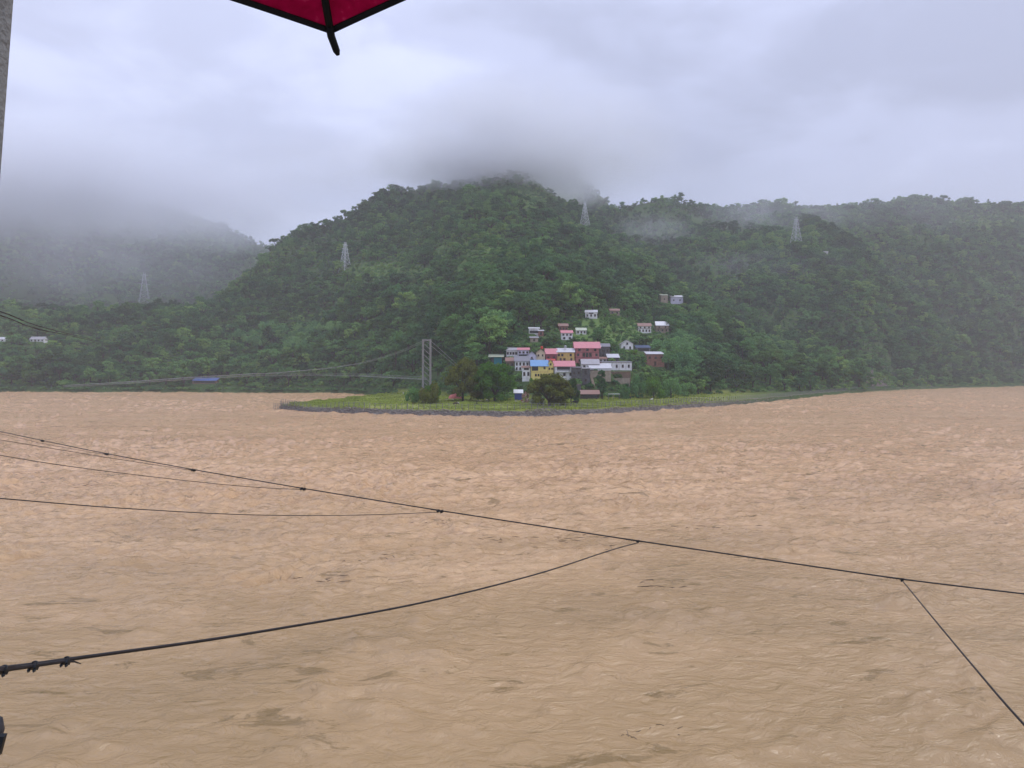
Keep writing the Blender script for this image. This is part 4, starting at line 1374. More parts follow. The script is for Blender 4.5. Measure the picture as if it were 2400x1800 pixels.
def instanced(name, label, cat, pts, kinds, rots, scls, coll):
    me = bpy.data.meshes.new(name)
    me.vertices.add(len(pts)); me.vertices.foreach_set('co', np.asarray(pts, np.float32).ravel())
    for an, typ, data, key in (('kind_index', 'INT', kinds, 'value'), ('turn', 'FLOAT_VECTOR', rots, 'vector'), ('size', 'FLOAT_VECTOR', scls, 'vector')):
        at_ = me.attributes.new(an, typ, 'POINT')
        at_.data.foreach_set(key, np.asarray(data, np.int32 if typ == 'INT' else np.float32).ravel())
    o = bpy.data.objects.new(name, me); COL.objects.link(o)
    ng = bpy.data.node_groups.new(name + '_scatter', 'GeometryNodeTree')
    ng.interface.new_socket('Geometry', in_out='INPUT', socket_type='NodeSocketGeometry')
    ng.interface.new_socket('Geometry', in_out='OUTPUT', socket_type='NodeSocketGeometry')
    gi, go = ng.nodes.new('NodeGroupInput'), ng.nodes.new('NodeGroupOutput')
    iop = ng.nodes.new('GeometryNodeInstanceOnPoints')
    ci_ = ng.nodes.new('GeometryNodeCollectionInfo')
    ci_.inputs['Collection'].default_value = coll
    ci_.inputs['Separate Children'].default_value = True
    ci_.inputs['Reset Children'].default_value = True
    L = ng.links

    def attr(nm_, typ):
        a = ng.nodes.new('GeometryNodeInputNamedAttribute'); a.data_type = typ
        a.inputs['Name'].default_value = nm_
        return a.outputs['Attribute']
    L.new(gi.outputs[0], iop.inputs['Points'])
    L.new(ci_.outputs[0], iop.inputs['Instance'])
    iop.inputs['Pick Instance'].default_value = True
    L.new(attr('kind_index', 'INT'), iop.inputs['Instance Index'])
    e = ng.nodes.new('FunctionNodeEulerToRotation')
    L.new(attr('turn', 'FLOAT_VECTOR'), e.inputs[0])
    L.new(e.outputs[0], iop.inputs['Rotation'])
    L.new(attr('size', 'FLOAT_VECTOR'), iop.inputs['Scale'])
    L.new(iop.outputs[0], go.inputs[0])
    md = o.modifiers.new('scatter', 'NODES'); md.node_group = ng
    tag(o, label, cat, kind='stuff')
    return o


r_ = ~isbig
instanced('forest', 'dense green forest covering the hills behind the village and both banks', 'forest',
          np.stack([P[r_, 0], P[r_, 1], pz[r_] - .2], -1), kindv[r_], np.stack([tilt[r_, 0], tilt[r_, 1], rotz[r_]], -1),
          np.stack([hgt[r_] * wid[r_], hgt[r_] * wid[r_], hgt[r_]], -1), ptc)

# undergrowth between the trees
U_ = np.concatenate([scatter(336, 620, 3.6), scatter(620, 960, 5.0)])
upx = CX + F_PX * U_[:, 0] / U_[:, 1]
uz = terrain_z(upx, U_[:, 1])
k_ = ((U_[:, 1] > foot(upx) - 1.5) & (uz > 1.8)) | (((upx < 930) | (upx > 1960)) & (U_[:, 1] > foot(upx) - 9) & (uz > .2))
U_, upx, uz = U_[k_], upx[k_], uz[k_]
ci = np.clip(((upx + 900) / 10).round().astype(int), 0, len(gc) - 1)
ri = np.clip(np.searchsorted(gr, U_[:, 1] - 20), 0, len(gr) - 1)
k_ = (uz + 8 - CAMZ) / U_[:, 1] > GA[ri, ci]
upy = HY - (uz - CAMZ) * F_PX / U_[:, 1]
uh = rgn.uniform(1.4, 3.2, len(U_))
uh[(upx > 1270) & (upx < 1560) & (upy > 735) & (upy < 905)] *= .75
for (fx, fy, fr) in FOOTS:
    k_ &= (U_[:, 0] - fx) ** 2 + (U_[:, 1] - fy) ** 2 > (fr - .3) ** 2
for (a, b_, c_, d_, Yh) in RECTS:
    ty0 = HY - (uz + uh - CAMZ) / U_[:, 1] * F_PX
    k_ &= ~((U_[:, 1] < Yh + 1) & (upx > a - 3) & (upx < b_ + 3) & (ty0 < d_ - 4) & (upy > c_))
U_, uz, uh = U_[k_], uz[k_], uh[k_]
m_ = len(U_)
print('undergrowth', m_)
uw = uh * rgn.uniform(.9, 1.5, m_)
instanced('undergrowth', 'tangled low bushes and creepers filling the slope between the trees', 'undergrowth',
          np.stack([U_[:, 0], U_[:, 1], uz - .2], -1), rgn.choice([10, 11], m_, p=[.6, .4]),
          np.stack([np.zeros(m_), np.zeros(m_), rgn.uniform(0, 6.28, m_)], -1), np.stack([uw, uw, uh], -1), ptc)

# ------------------------------------------------------------------ big trees on the meadow
def lawn_tree(name, label, px, py, Y, px0, px1, pytop, sp, lm, nl, leaf, seed, cat='tree', grp='trees on the riverside meadow'):
    cl, tr, rg = make_species(sp, seed)
    v, f = crown_mesh(rg, cl, nl, leaf)
    p = at(px, py, Y)
    p.z = zt(p.x, p.y) - .15
    h = CAMZ + (HY - pytop) / F_PX * Y - p.z
    root = empty(name, p, rg.uniform(0, 6))
    xs = [c[0] for c in cl]; w0 = (max(math.hypot(c[0], c[1]) + c[3] for c in cl)) * 2
    w = (px1 - px0) / F_PX * Y / w0
    root.scale = (w, w, h)
    tag(root, label, cat, grp)
    mesh_obj('crown', v, f, LEAF[lm], root)
    tr.build('trunk', BARK, root, smooth=True)
    return root


lawn_tree('tree', 'small bushy round tree at the left end of the lawn trees', 1012, 944, 300, 990, 1040, 897, 'dome', 'lush', 80, .04, 301)
lawn_tree('tree', 'wide spreading olive brown tree with dark forked trunk over the salmon tarp', 1085, 936, 318, 1012, 1118, 834, 'dome', 'olive', 90, .026, 302)
lawn_tree('tree', 'large dense lush green tree left of the dark blue booth', 1160, 938, 316, 1100, 1222, 842, 'dome', 'lush', 110, .028, 303)
lawn_tree('tree', 'broad brownish green tree standing alone at the front of the meadow', 1288, 962, 277, 1228, 1352, 874, 'dome', 'olive', 110, .028, 304)
lawn_tree('tree', 'dark tree leaning on the right side of the broad front tree', 1338, 946, 300, 1318, 1366, 884, 'dome', 'dark', 90, .035, 305)
lawn_tree('tree', 'dark columnar tree growing against the terraces below the grey lean roof', 1411, 930, 336, 1394, 1430, 862, 'tall', 'mid', 110, .024, 306)
lawn_tree('bush', 'small yellow green bush between the cream gabled house and the blue roof', 1265, 846, 379, 1254, 1276, 829, 'shrub', 'light', 60, .08, 307, 'bush', 'bushes of the village and meadow')
lawn_tree('bush', 'pale leaved shrub thicket under the left half of the broad front tree', 1262, 955, 285, 1238, 1286, 918, 'shrub', 'pale', 70, .05, 308, 'bush', 'bushes of the village and meadow')
lawn_tree('bush', 'pale leaved shrub thicket under the right half of the broad front tree', 1308, 955, 290, 1290, 1332, 918, 'shrub', 'pale', 70, .05, 309, 'bush', 'bushes of the village and meadow')
lawn_tree('bush', 'rounded dark bush left of the small bushy lawn tree', 985, 936, 330, 966, 1010, 905, 'shrub', 'olive', 80, .06, 310, 'bush', 'bushes of the village and meadow')
for k, (a, b_, c_, d_, y_) in enumerate([(1475, 1520, 862, 926, 352), (1505, 1560, 868, 930, 356), (1545, 1600, 872, 930, 366), (1590, 1640, 884, 930, 385), (1448, 1480, 892, 932, 346)]):
    lawn_tree('bush', 'bright green creeper covered bush, %s of five right of the open stall' % ['second from left', 'third from left', 'fourth from left', 'rightmost', 'leftmost'][k],
              (a + b_) / 2, d_, y_, a, b_, c_, 'shrub', 'light' if k != 1 else 'lush', 120, .055, 320 + k, 'bush', 'creeper covered bushes on the right bank')

lawn_tree('bush', 'broad olive bush in front of the foot of the bridge tower', 1003, 922, 296, 972, 1030, 874, 'shrub', 'olive', 110, .055, 350, 'bush', 'bushes of the village and meadow')
lawn_tree('bush', 'light green bush at the left foot of the bridge tower', 968, 922, 300, 945, 990, 890, 'shrub', 'light', 90, .055, 351, 'bush', 'bushes of the village and meadow')
VB = [(1298, 868, 15), (1200, 872, 16), (1190, 882, 20), (1250, 900, 16), (1354, 905, 20), (1380, 912, 18), (1433, 852, 13), (1448, 890, 17), (1470, 893, 16), (1490, 866, 20), (1503, 848, 18),
      (1512, 872, 17), (1562, 862, 20), (1485, 830, 14), (1440, 826, 16), (1332, 818, 13), (1236, 815, 13), (1290, 818, 14), (1180, 832, 17), (1160, 860, 16), (1399, 875, 12), (1420, 885, 14), (1345, 802, 13), (1300, 802, 12),
      (1456, 824, 10), (1405, 800, 12), (1218, 818, 9), (1355, 858, 8), (1410, 905, 15), (1440, 905, 15), (1470, 912, 16)]
for k, (a, b_, w_) in enumerate(VB):
    g_ = ground(a, b_)
    lawn_tree('bush', 'x', a, b_, g_.y, a - w_ * .8, a + w_ * .8, b_ - w_ * 1.15, 'shrub', ['mid', 'light', 'dark', 'lush', 'mid'][k % 5], 46, .09, 400 + k, 'bush', 'bushes between the village houses')
    rt = [o for o in COL.objects if o.name.startswith('bush') and o.get('label') == 'x'][0]
    near_h = sorted([o for o in COL.objects if o.get('group') in (G1, G2)], key=lambda o: abs(CX + F_PX * o.location.x / o.location.y - a) + abs(HY - (o.location.z - CAMZ) * F_PX / o.location.y - b_))[0]
    nx = CX + F_PX * near_h.location.x / near_h.location.y
    rt['label'] = '%s bush %s the %s' % (['mid green', 'light green', 'dark green', 'lush green', 'plain green'][k % 5], 'left of' if a < nx - 6 else ('right of' if a > nx + 6 else 'below'), ' '.join(near_h['label'].split()[:7]))

# ------------------------------------------------------------------ pylons on the slopes
def pylon(p, h, label, yaw):
    root = empty('pylon', p, yaw)
    tag(root, label, 'pylon', 'power line pylons on the hillsides')
    b = h * .16
    t0 = h * .02
    r = .22

    def half(z): return b + (t0 - b) * (max(z, 0) / h) ** .85
    for sx, sy in ((-1, -1), (1, -1), (1, 1), (-1, 1)):
        m = MB(); m.tube([(sx * half(z), sy * half(z), z) for z in (-2, h * .3, h * .6, h)], r, 4)
        m.build('leg', PYLON, root)
    zs = [h * f for f in (0.0, .16, .30, .43, .55, .66, .76, .85, .93)]
    m = MB()
    for i, z in enumerate(zs[:-1]):
        a, c = half(z), half(zs[i + 1])
        z1 = zs[i + 1]
        q4 = [(-1, -1), (1, -1), (1, 1), (-1, 1)]
        for k in range(4):
            A, B_ = q4[k], q4[(k + 1) % 4]
            m.tube([(A[0] * a, A[1] * a, z), (B_[0] * c, B_[1] * c, z1)], .11, 3, caps=False)
            m.tube([(B_[0] * a, B_[1] * a, z), (A[0] * c, A[1] * c, z1)], .11, 3, caps=False)
            m.tube([(A[0] * c, A[1] * c, z1), (B_[0] * c, B_[1] * c, z1)], .11, 3, caps=False)
    m.build('lattice', PYLON, root)
    for f, wd in ((.62, .17), (.76, .14), (.90, .11)):
        m = MB(); z = h * f
        m.tube([(-h * wd, 0, z), (0, 0, z + h * .02), (h * wd, 0, z)], .2, 4)
        m.tube([(-h * wd, 0, z), (0, 0, z - h * .03), (h * wd, 0, z)], .15, 3)
        m.build('cross_arm', PYLON, root)
    return root


for (a, b_, c_), g, lab, yw in zip(PYL, PYG, ['lattice pylon farthest left, on the low ridge before the misty mountain', 'lattice pylon on the left shoulder of the main hill',
                                              'lattice pylon near the misty top right of the main hill', 'lattice pylon on the right hand wooded ridge'], [.6, .9, .9, .3]):
    pylon(g, (c_ - b_) / F_PX * g.y + 1, lab, yw)

# ------------------------------------------------------------------ suspension footbridge over the side river
TW = at(1000, 880, 302)
gz = zt(TW.x, TW.y)
bx = Vector((at(150, 908, 585).x, 585, 0)) - Vector((TW.x, TW.y, 0))
bdir = bx.normalized(); bside = Vector((-bdir.y, bdir.x, 0))
ztop = CAMZ + (HY - 795) / F_PX * 302
br = empty('suspension_bridge', (TW.x, TW.y, gz))
tag(br, 'long cambered suspension footbridge with pale concrete tower crossing to the far left bank', 'bridge')


def rel(v): return Vector(v) - Vector((TW.x, TW.y, gz))


for s in (-1, 1):
    m = MB(); c = rel((TW.x + s * 1.55, TW.y, 0))
    m.box(c.x - .38, c.x + .38, -.4, .4, -1, ztop - gz)
    m.build('tower_leg', CONCRETE, br)
m = MB(); m.box(-1.17, 1.17, -.3, .3, ztop - gz - .7, ztop - gz - .05); m.build('tower_beam', CONCRETE, br)
zz = 2.0
while zz < ztop - gz - 2:
    m = MB(); m.tube([(-1.17, 0, zz + 2.2), (1.17, 0, zz)], .17, 4); m.build('tower_brace', CONCRETE, br)
    zz += 2.3


def deck_pt(t):
    base = Vector((TW.x, TW.y, 0)) + bx * t
    px_ = CX + F_PX * base.x / base.y
    py_ = I(px_, [150, 300, 450, 600, 750, 850, 980, 1000], [907, 899, 889, 881, 880, 882, 889, 890])
    base.z = CAMZ + (HY - py_) / F_PX * base.y
    return base


ts = np.linspace(0, 1, 60)
dk = [deck_pt(t) for t in ts]
m = MB()
for i in range(59):
    a, b_ = rel(dk[i]), rel(dk[i + 1])
    o_ = bside * .7
    m.add([a - o_, a + o_, b_ + o_, b_ - o_, a - o_ + Vector((0, 0, .12)), a + o_ + Vector((0, 0, .12)), b_ + o_ + Vector((0, 0, .12)), b_ - o_ + Vector((0, 0, .12))],
          [(3, 2, 1, 0), (4, 5, 6, 7), (0, 1, 5, 4), (2, 3, 7, 6), (1, 2, 6, 5), (3, 0, 4, 7)])
m.build('deck', DSTEEL, br)
for s in (-1, 1):
    for hh in (.45, 1.1):
        m = MB(); m.tube([rel(p_) + bside * .7 * s + Vector((0, 0, hh)) for p_ in dk], .05, 4); m.build('handrail', DSTEEL, br)
    main = []
    for i, t in enumerate(ts):
        sag = I(t, [0, .04, .10, .17, .28, 1], [0, .33, .66, .86, 1.0, 1.0])
        zc = (ztop - .2) * (1 - sag) + (dk[i].z + 1.3) * sag
        main.append(rel((dk[i].x, dk[i].y, zc)) + bside * .9 * s)
    m = MB(); m.tube(main, .065, 5); m.build('main_cable', DSTEEL, br)
    m = MB()
    for i in range(1, 59):
        m.tube([main[i], rel(dk[i]) + bside * .7 * s], .012, 3, caps=False)
    m.build('hangers', DSTEEL, br)
    bk = rel((TW.x + 26, TW.y + 30, 0)); bk.z = 2.5
    m = MB(); m.tube([rel((TW.x + s * 1.2, TW.y, ztop - .2)), bk], .07, 4); m.build('back_stay', DSTEEL, br)

# ------------------------------------------------------------------ wire fence along the meadow edge
fc = empty('wire_fence', at(660, 962, 300))
f0 = fc.location.copy()
tag(fc, 'thin wire fence with many grey posts along the river edge of the meadow', 'fence')
fp = []
pm = MB(); pm.box(-.09, .09, -.09, .09, -.8, 2.0)
pdat = pm.build('post', POSTM, link=False).data
last = None
for px_ in np.arange(655, 2080, .4):
    Y_ = float(shore_front(px_)) + I(px_, [655, 1000, 1700, 2080], [4, 5, 7, 12])
    p_ = Vector(((px_ - CX) / F_PX * Y_, Y_, 0))
    if last is None or (p_ - last).length > 2.3:
        last = p_.copy()
        p_.z = zt(p_.x, p_.y)
        fp.append(p_ - f0)
for p_ in fp:
    o = put('post', pdat, fc, p_, random.uniform(-.3, .3))
    o.rotation_euler = (random.uniform(-.05, .05), random.uniform(-.05, .05), 0)
for hh in (.6, 1.2, 1.8):
    m = MB(); m.tube([p_ + Vector((0, 0, hh)) for p_ in fp], .02, 3); m.build('wire', STEEL, fc)
fc2 = empty('wire_fence', at(700, 945, 315))
f0 = fc2.location.copy()
tag(fc2, 'leaning line of thin posts in the water behind the tip of the meadow', 'fence')
for k in range(26):
    px_ = 690 - 4.0 * k if k < 13 else 715 + 9 * (k - 13)
    Y_ = (320 + 3 * abs(13 - k)) if k >= 13 else 316 - 1.5 * k
    put('post', pdat, fc2, at(px_, 955, Y_) * 1.0 - f0 + Vector((0, 0, -at(px_, 955, Y_).z + 0.6)))

# stones of the embankment
def rock_field(name, label, pts, sizes, mat, sd):
    rg = np.random.RandomState(sd)
    base = np.array([(0, 0, .9), (.9, 0, .1), (.25, .85, .15), (-.75, .5, .05), (-.7, -.55, .12), (.3, -.85, .08), (0, 0, -.5)])
    fcs = np.array([(0, 1, 2), (0, 2, 3), (0, 3, 4), (0, 4, 5), (0, 5, 1), (6, 2, 1), (6, 3, 2), (6, 4, 3), (6, 5, 4), (6, 1, 5)])
    nP = len(pts)
    ang = rg.rand(nP) * 6.28
    j = base[None] * rg.uniform(.7, 1.3, (nP, 7, 1)) * np.asarray(sizes)[:, None, None] * np.array([1.3, 1, .8])
    c, s = np.cos(ang)[:, None], np.sin(ang)[:, None]
    X = j[:, :, 0] * c - j[:, :, 1] * s; Y_ = j[:, :, 0] * s + j[:, :, 1] * c
    V_ = np.stack([X, Y_, j[:, :, 2]], -1) + np.asarray(pts)[:, None, :]
    Q_ = fcs[None] + (np.arange(nP) * 7)[:, None, None]
    o = np_mesh(name, V_.reshape(-1, 3), Q_.reshape(-1, 3), mat, smooth=False)
    tag(o, label, name.replace('_', ' '), kind='stuff')
    return o


ROCK = plain('river_stone', (0.23, 0.20, 0.175), 0.85, 0.45, 0.9)
rp, rs_ = [], []
rr = np.random.RandomState(4)
for _ in range(7500):
    px_ = rr.uniform(645, 2250)
    Y_ = float(shore_front(px_)) + rr.uniform(-1.0, 4.6) * (1 + max(0, px_ - 1500) / 260)
    x_ = (px_ - CX) / F_PX * Y_
    z_ = zt(x_, Y_)
    if z_ > -.6:
        rp.append((x_, Y_, z_)); rs_.append(rr.uniform(.12, .42))
rock_field('bank_stones', 'grey embankment stones along the river edge of the meadow', rp, rs_, ROCK, 8)
# gravel slide on the right bank
rp, rs_ = [], []
for _ in range(1300):
    t = rr.rand()
    px_ = 1985 + 90 * t + rr.uniform(-1, 1) * (12 + 45 * (1 - t) ** 2)
    py_ = 915 - 62 * (1 - t) + rr.uniform(-8, 4)
    g_ = ground(px_, min(py_, 905), 430, 1100)
    if g_.y < 1000:
        rp.append(tuple(g_)); rs_.append(rr.uniform(.3, 1.3))
rock_field('landslide_gravel', 'bare grey gravel slide running down to the river on the right', rp, rs_, ROCK, 9)

# meadow grass and weeds
gp = []
for _ in range(24000):
    px_ = rr.uniform(680, 1760)
    E_ = float(shore_front(px_)); F_ = float(foot(px_)) if px_ > 960 else float(shore_back(px_))
    if rr.rand() < ss(1450, 1760, px_): continue
    Y_ = rr.uniform(E_ + 4, F_ + 3)
    gp.append(((px_ - CX) / F_PX * Y_, Y_))
gp = np.array(gp)
gz_ = terrain_z(CX + F_PX * gp[:, 0] / gp[:, 1], gp[:, 1])
k_ = (gz_ > 1.7) & (gz_ < 5) & ((perlin(gp[:, 0] / 9, gp[:, 1] / 9, 77) > -.15) | (rr.rand(len(gp)) < .25))
gp, gz_ = gp[k_], gz_[k_]
nG = len(gp)
hb = rr.uniform(.15, .5, nG) * (1 + .8 * (perlin(gp[:, 0] / 14, gp[:, 1] / 14, 78) > .25))
V_ = []
for k in range(3):
    a = rr.rand(nG) * 6.28
    dx_, dy_ = np.cos(a) * hb * .55, np.sin(a) * hb * .55
    V_.append(np.stack([np.stack([gp[:, 0] - dx_, gp[:, 1] - dy_, gz_ - .05], -1), np.stack([gp[:, 0] + dx_, gp[:, 1] + dy_, gz_ - .05], -1),
                        np.stack([gp[:, 0] + dx_ * 1.3 + dy_ * .4, gp[:, 1] + dy_ * 1.3, gz_ + hb], -1), np.stack([gp[:, 0] - dx_ * 1.2, gp[:, 1] - dy_ * 1.2 + dx_ * .3, gz_ + hb * .8], -1)], 1))
V_ = np.concatenate(V_).reshape(-1, 3)
Q_ = np.arange(len(V_)).reshape(-1, 4)
GRASSM = plain('meadow_grass', (0.29, 0.35, 0.060), 1.0, 0.4, 0.12)
go_ = np_mesh('grass', V_, Q_, GRASSM, smooth=False)
tag(go_, 'yellow green tufts of grass covering the riverside meadow', 'grass', kind='stuff')

# dirt path across the meadow in front of the booth
pv, pf = [], []
for k in range(50):
    px_ = 960 + k * 6.2
    Yc = I(px_, [960, 1060, 1110, 1150, 1210, 1264], [345, 335, 326, 318, 308, 302])
    wd = I(px_, [960, 1100, 1180, 1264], [1.0, 2.0, 2.2, 1.2])
    for s in (-1, 1):
        x_ = (px_ - CX) / F_PX * Yc; y_ = Yc + s * wd
        pv.append((x_, y_, zt(x_, y_) + .06))
    if k: pf.append((2 * k - 2, 2 * k, 2 * k + 1, 2 * k - 1))
pth = mesh_obj('dirt_path', pv, pf, plain('dirt', (0.24, 0.21, 0.19), 0.95, 0.2, 0.8))
tag(pth, kind='structure')

# ------------------------------------------------------------------ cattle, goat, people
def skin_body(name, verts, edges, radii, mat, parent, root_i=0):
    me = bpy.data.meshes.new(name)
    me.from_pydata(verts, edges, [])
    o = bpy.data.objects.new(name, me); COL.objects.link(o)
    md = o.modifiers.new('skin', 'SKIN')
    sk = me.skin_vertices
    if not sk:
        bm = bmesh.new(); bm.from_mesh(me); bm.verts.layers.skin.verify(); bm.to_mesh(me); bm.free()
        sk = me.skin_vertices
    for i, r in enumerate(radii):
        rr_ = r if isinstance(r, tuple) else (r, r)
        sk[0].data[i].radius = rr_
        sk[0].data[i].use_root = (i == root_i)
    sb = o.modifiers.new('sub', 'SUBSURF'); sb.levels = 1; sb.render_levels = 1
    me.materials.append(mat)
    o.parent = parent
    return o


def cattle(name, p, yaw, mat, label, cat, sc=1.0, graze=True):
    root = empty(name, p, yaw); root.scale = (sc, sc, sc)
    tag(root, label, cat)
    hz_ = (.45, 1.55) if graze else (1.55, 1.75)
    vs_ = [(0, 0, 1.05), (.55, 0, 1.08), (.85, 0, 1.15), (1.15, 0, 1.0 if graze else 1.35), (1.4, 0, hz_[0] + .15), (1.62, 0, hz_[0] - .1), (-.6, 0, 1.12), (-.85, 0, 1.0), (-.98, 0, .55)]
    ed = [(0, 1), (1, 2), (2, 3), (3, 4), (4, 5), (0, 6), (6, 7), (7, 8)]
    rd = [.36, .38, .26, .17, .14, .08, .34, .08, .03]
    for sx, fx in ((1, .62), (-1, .62), (1, -.62), (-1, -.62)):
        b = len(vs_)
        vs_ += [(fx, sx * .2, .75), (fx + (.04 if fx > 0 else -.08), sx * .22, .42), (fx, sx * .22, .02)]
        ed += [(1 if fx > 0 else 6, b), (b, b + 1), (b + 1, b + 2)]
        rd += [.15, .075, .06]
    skin_body('body', vs_, ed, rd, mat, root)
    for s in (-1, 1):
        m = MB(); m.tube([(1.36, s * .08, hz_[0] + .3), (1.38, s * .28, hz_[0] + .42), (1.42, s * .3, hz_[0] + .56)], [.035, .025, .01], 5)
        m.build('horn', POSTM, root)
    return root


BLACKF = plain('black_hide', (0.012, 0.010, 0.010), 0.8, 0.3)
BROWNF = plain('brown_hide', (0.05, 0.028, 0.018), 0.8, 0.3)
WHITEF = plain('white_hair', (0.6, 0.57, 0.52), 0.9, 0.2)


def on_ground(px_, Y_):
    x_ = (px_ - CX) / F_PX * Y_
    return Vector((x_, Y_, zt(x_, Y_)))


cattle('cow', on_ground(1067, 284), .2, BROWNF, 'dark brown cow grazing on the meadow below the salmon tarp', 'cow')
cattle('cow', on_ground(1117, 286), 1.2, BLACKF, 'small black calf seen end on, right of the dark brown cow', 'calf', .75)
cattle('buffalo', on_ground(1349, 290), 3.0, BLACKF, 'black buffalo standing at the right foot of the broad front tree', 'buffalo', 1.1)
cattle('goat', on_ground(1075, 292), 2.2, WHITEF, 'small white goat just behind the dark brown cow', 'goat', .55, False)
cattle('goat', on_ground(1527, 338), .6, WHITEF, 'white goat at the back edge of the meadow right of the open stall', 'goat', .7, False)


SKINM = plain('brown_skin', (0.17, 0.085, 0.05), 0.6, 0.1)
HAIRM = plain('black_hair', (0.01, 0.008, 0.008), 0.7, 0.1)


def person(p, yaw, top, legs, label, step=.0):
    root = empty('person', p, yaw); root.scale = (1, 1, .98)
    tag(root, label, 'person', 'people on the meadow')
    vs_ = [(0, 0, .98), (0, 0, 1.22), (0, .01, 1.42), (0, 0, 1.52), (0, .02, 1.60), (0, .03, 1.70),
           (-.19, 0, 1.43), (-.26, -.03, 1.16), (-.24, .10, .93), (-.24, .14, .84), (.19, 0, 1.43), (.26, -.03, 1.16), (.24, .10, .93), (.24, .14, .84),
           (-.10, 0, .9), (-.11, .03 + step, .5), (-.11, -.02 + step, .08), (-.11, .13 + step, .03), (.10, 0, .9), (.11, .03 - step, .5), (.11, -.02 - step, .08), (.11, .13 - step, .03)]
    ed = [(0, 1), (1, 2), (2, 3), (3, 4), (4, 5), (2, 6), (6, 7), (7, 8), (8, 9), (2, 10), (10, 11), (11, 12), (12, 13), (0, 14), (14, 15), (15, 16), (16, 17), (0, 18), (18, 19), (19, 20), (20, 21)]
    rd = [.145, .13, .15, .06, .095, .085, .065, .05, .038, .045, .065, .05, .038, .045, .095, .06, .045, .04, .095, .06, .045, .04]
    skin_body('body', vs_, ed, rd, SKINM, root)
    m = MB(); m.tube([(0, 0, .92), (0, 0, 1.2), (0, .005, 1.42), (0, 0, 1.49)], [.185, .17, .2, .09], 10)
    m.tube([(-.17, 0, 1.44), (-.265, -.03, 1.15)], [.095, .075], 7); m.tube([(.17, 0, 1.44), (.265, -.03, 1.15)], [.095, .075], 7)
    m.build('shirt', top, root, smooth=True)
    m = MB(); m.tube([(-.09, 0, .95), (-.11, .03 + step, .5), (-.11, -.02 + step, .12)], [.13, .09, .075], 8)
    m.tube([(.09, 0, .95), (.11, .03 - step, .5), (.11, -.02 - step, .12)], [.13, .09, .075], 8)
    m.build('trousers', legs, root, smooth=True)
    bm = bmesh.new(); bmesh.ops.create_uvsphere(bm, u_segments=10, v_segments=7, radius=.11)
    for v in bm.verts: v.co = Vector((v.co.x * .95, v.co.y * 1.05 - .02, max(v.co.z, -.03) + 1.69))
    me = bpy.data.meshes.new('hair'); bm.to_mesh(me); bm.free(); me.materials.append(HAIRM)
    o = bpy.data.objects.new('hair', me); COL.objects.link(o); o.parent = root
    m = MB(); m.box(-.012, .012, .11, .14, 1.60, 1.64); m.build('nose', SKINM, root)
    return root


CW = plain('white_cotton', (0.72, 0.72, 0.72), 0.9, 0.05)
CR = plain('red_cotton', (0.35, 0.03, 0.04), 0.9, 0.1)
CD = plain('dark_cotton', (0.03, 0.035, 0.06), 0.9, 0.1)
person(on_ground(1141, 312), 3.3, CW, CD, 'person in a white shirt and dark trousers under the lush green tree', .12)
person(on_ground(1146, 314), 2.6, CD, CD, 'person in dark clothes beside the one in a white shirt')
person(on_ground(1223, 300), 3.0, CR, CW, 'person in a red shirt standing before the reddish stone pile')
person(on_ground(945, 450), 3.0, CW, CW, 'person all in white far back near the bridge tower', .1)
person(on_ground(1477, 340), 2.8, CD, CD, 'person in dark clothes at the foot of the terraces right of the stall')

# ------------------------------------------------------------------ near things: wind cable of the bridge the picture is taken from
def cable(name, label, pts, r, cat='cable', grp=None, n=8):
    o0 = empty(name, pts[0])
    tag(o0, label, cat, grp)
    m = MB(); m.tube([Vector(p_) - Vector(pts[0]) for p_ in pts], r, n)
    m.build('strand', CABLE, o0, smooth=True)
    return o0, Vector(pts[0])


def u_clamp(parent, off, p_, d, s=1.0, name='clamp'):
    """wire rope grip: saddle, U bolt and two nuts"""
    d = Vector(d).normalized()
    up = Vector((0, 0, 1)); up = (up - d * up.dot(d)).normalized()
    sd_ = d.cross(up)
    M_ = Matrix((d, sd_, up)).transposed().to_4x4()
    M_.translation = Vector(p_) - off
    m = MB()
    m.box(-.020 * s, .020 * s, -.028 * s, .028 * s, -.030 * s, -.006 * s)
    ring = [(0, .018 * s * math.cos(a), .014 * s * math.sin(a) + .006 * s) for a in np.linspace(0, math.pi, 9)]
    m.tube([(0, .018 * s, -.052 * s)] + ring + [(0, -.018 * s, -.052 * s)], .0055 * s, 6)
    for y_ in (-.018, .018):
        m.tube([(0, y_ * s, -.045 * s), (0, y_ * s, -.031 * s)], .0105 * s, 6)
    o = m.build(name, CLAMP, parent)
    o.matrix_local = M_ @ Matrix.Rotation(.45, 4, 'Y')
    return o


mx_ = [-300, 0, 102, 252, 455, 712, 1033, 1497, 2116, 2400, 2800]
my_ = [950, 1011, 1033, 1064, 1101, 1145, 1197, 1268, 1358, 1392, 1437]
mY = [40, 27, 24.5, 22, 19.5, 17.2, 15.2, 13.4, 12, 11.6, 11.2]
pts = []
for px_ in np.arange(-300, 2801, 40):
    pts.append(at(px_, I(px_, mx_, my_), I(px_, mx_, mY)))
# smooth the polyline
for _ in range(3):
    pts = [pts[0]] + [(pts[i - 1] + pts[i] * 2 + pts[i + 1]) / 4 for i in range(1, len(pts) - 1)] + [pts[-1]]


def main_at(px_):
    k = (px_ + 300) / 40
    i = int(k); f_ = k - i
    return pts[i] * (1 - f_) + pts[i + 1] * f_


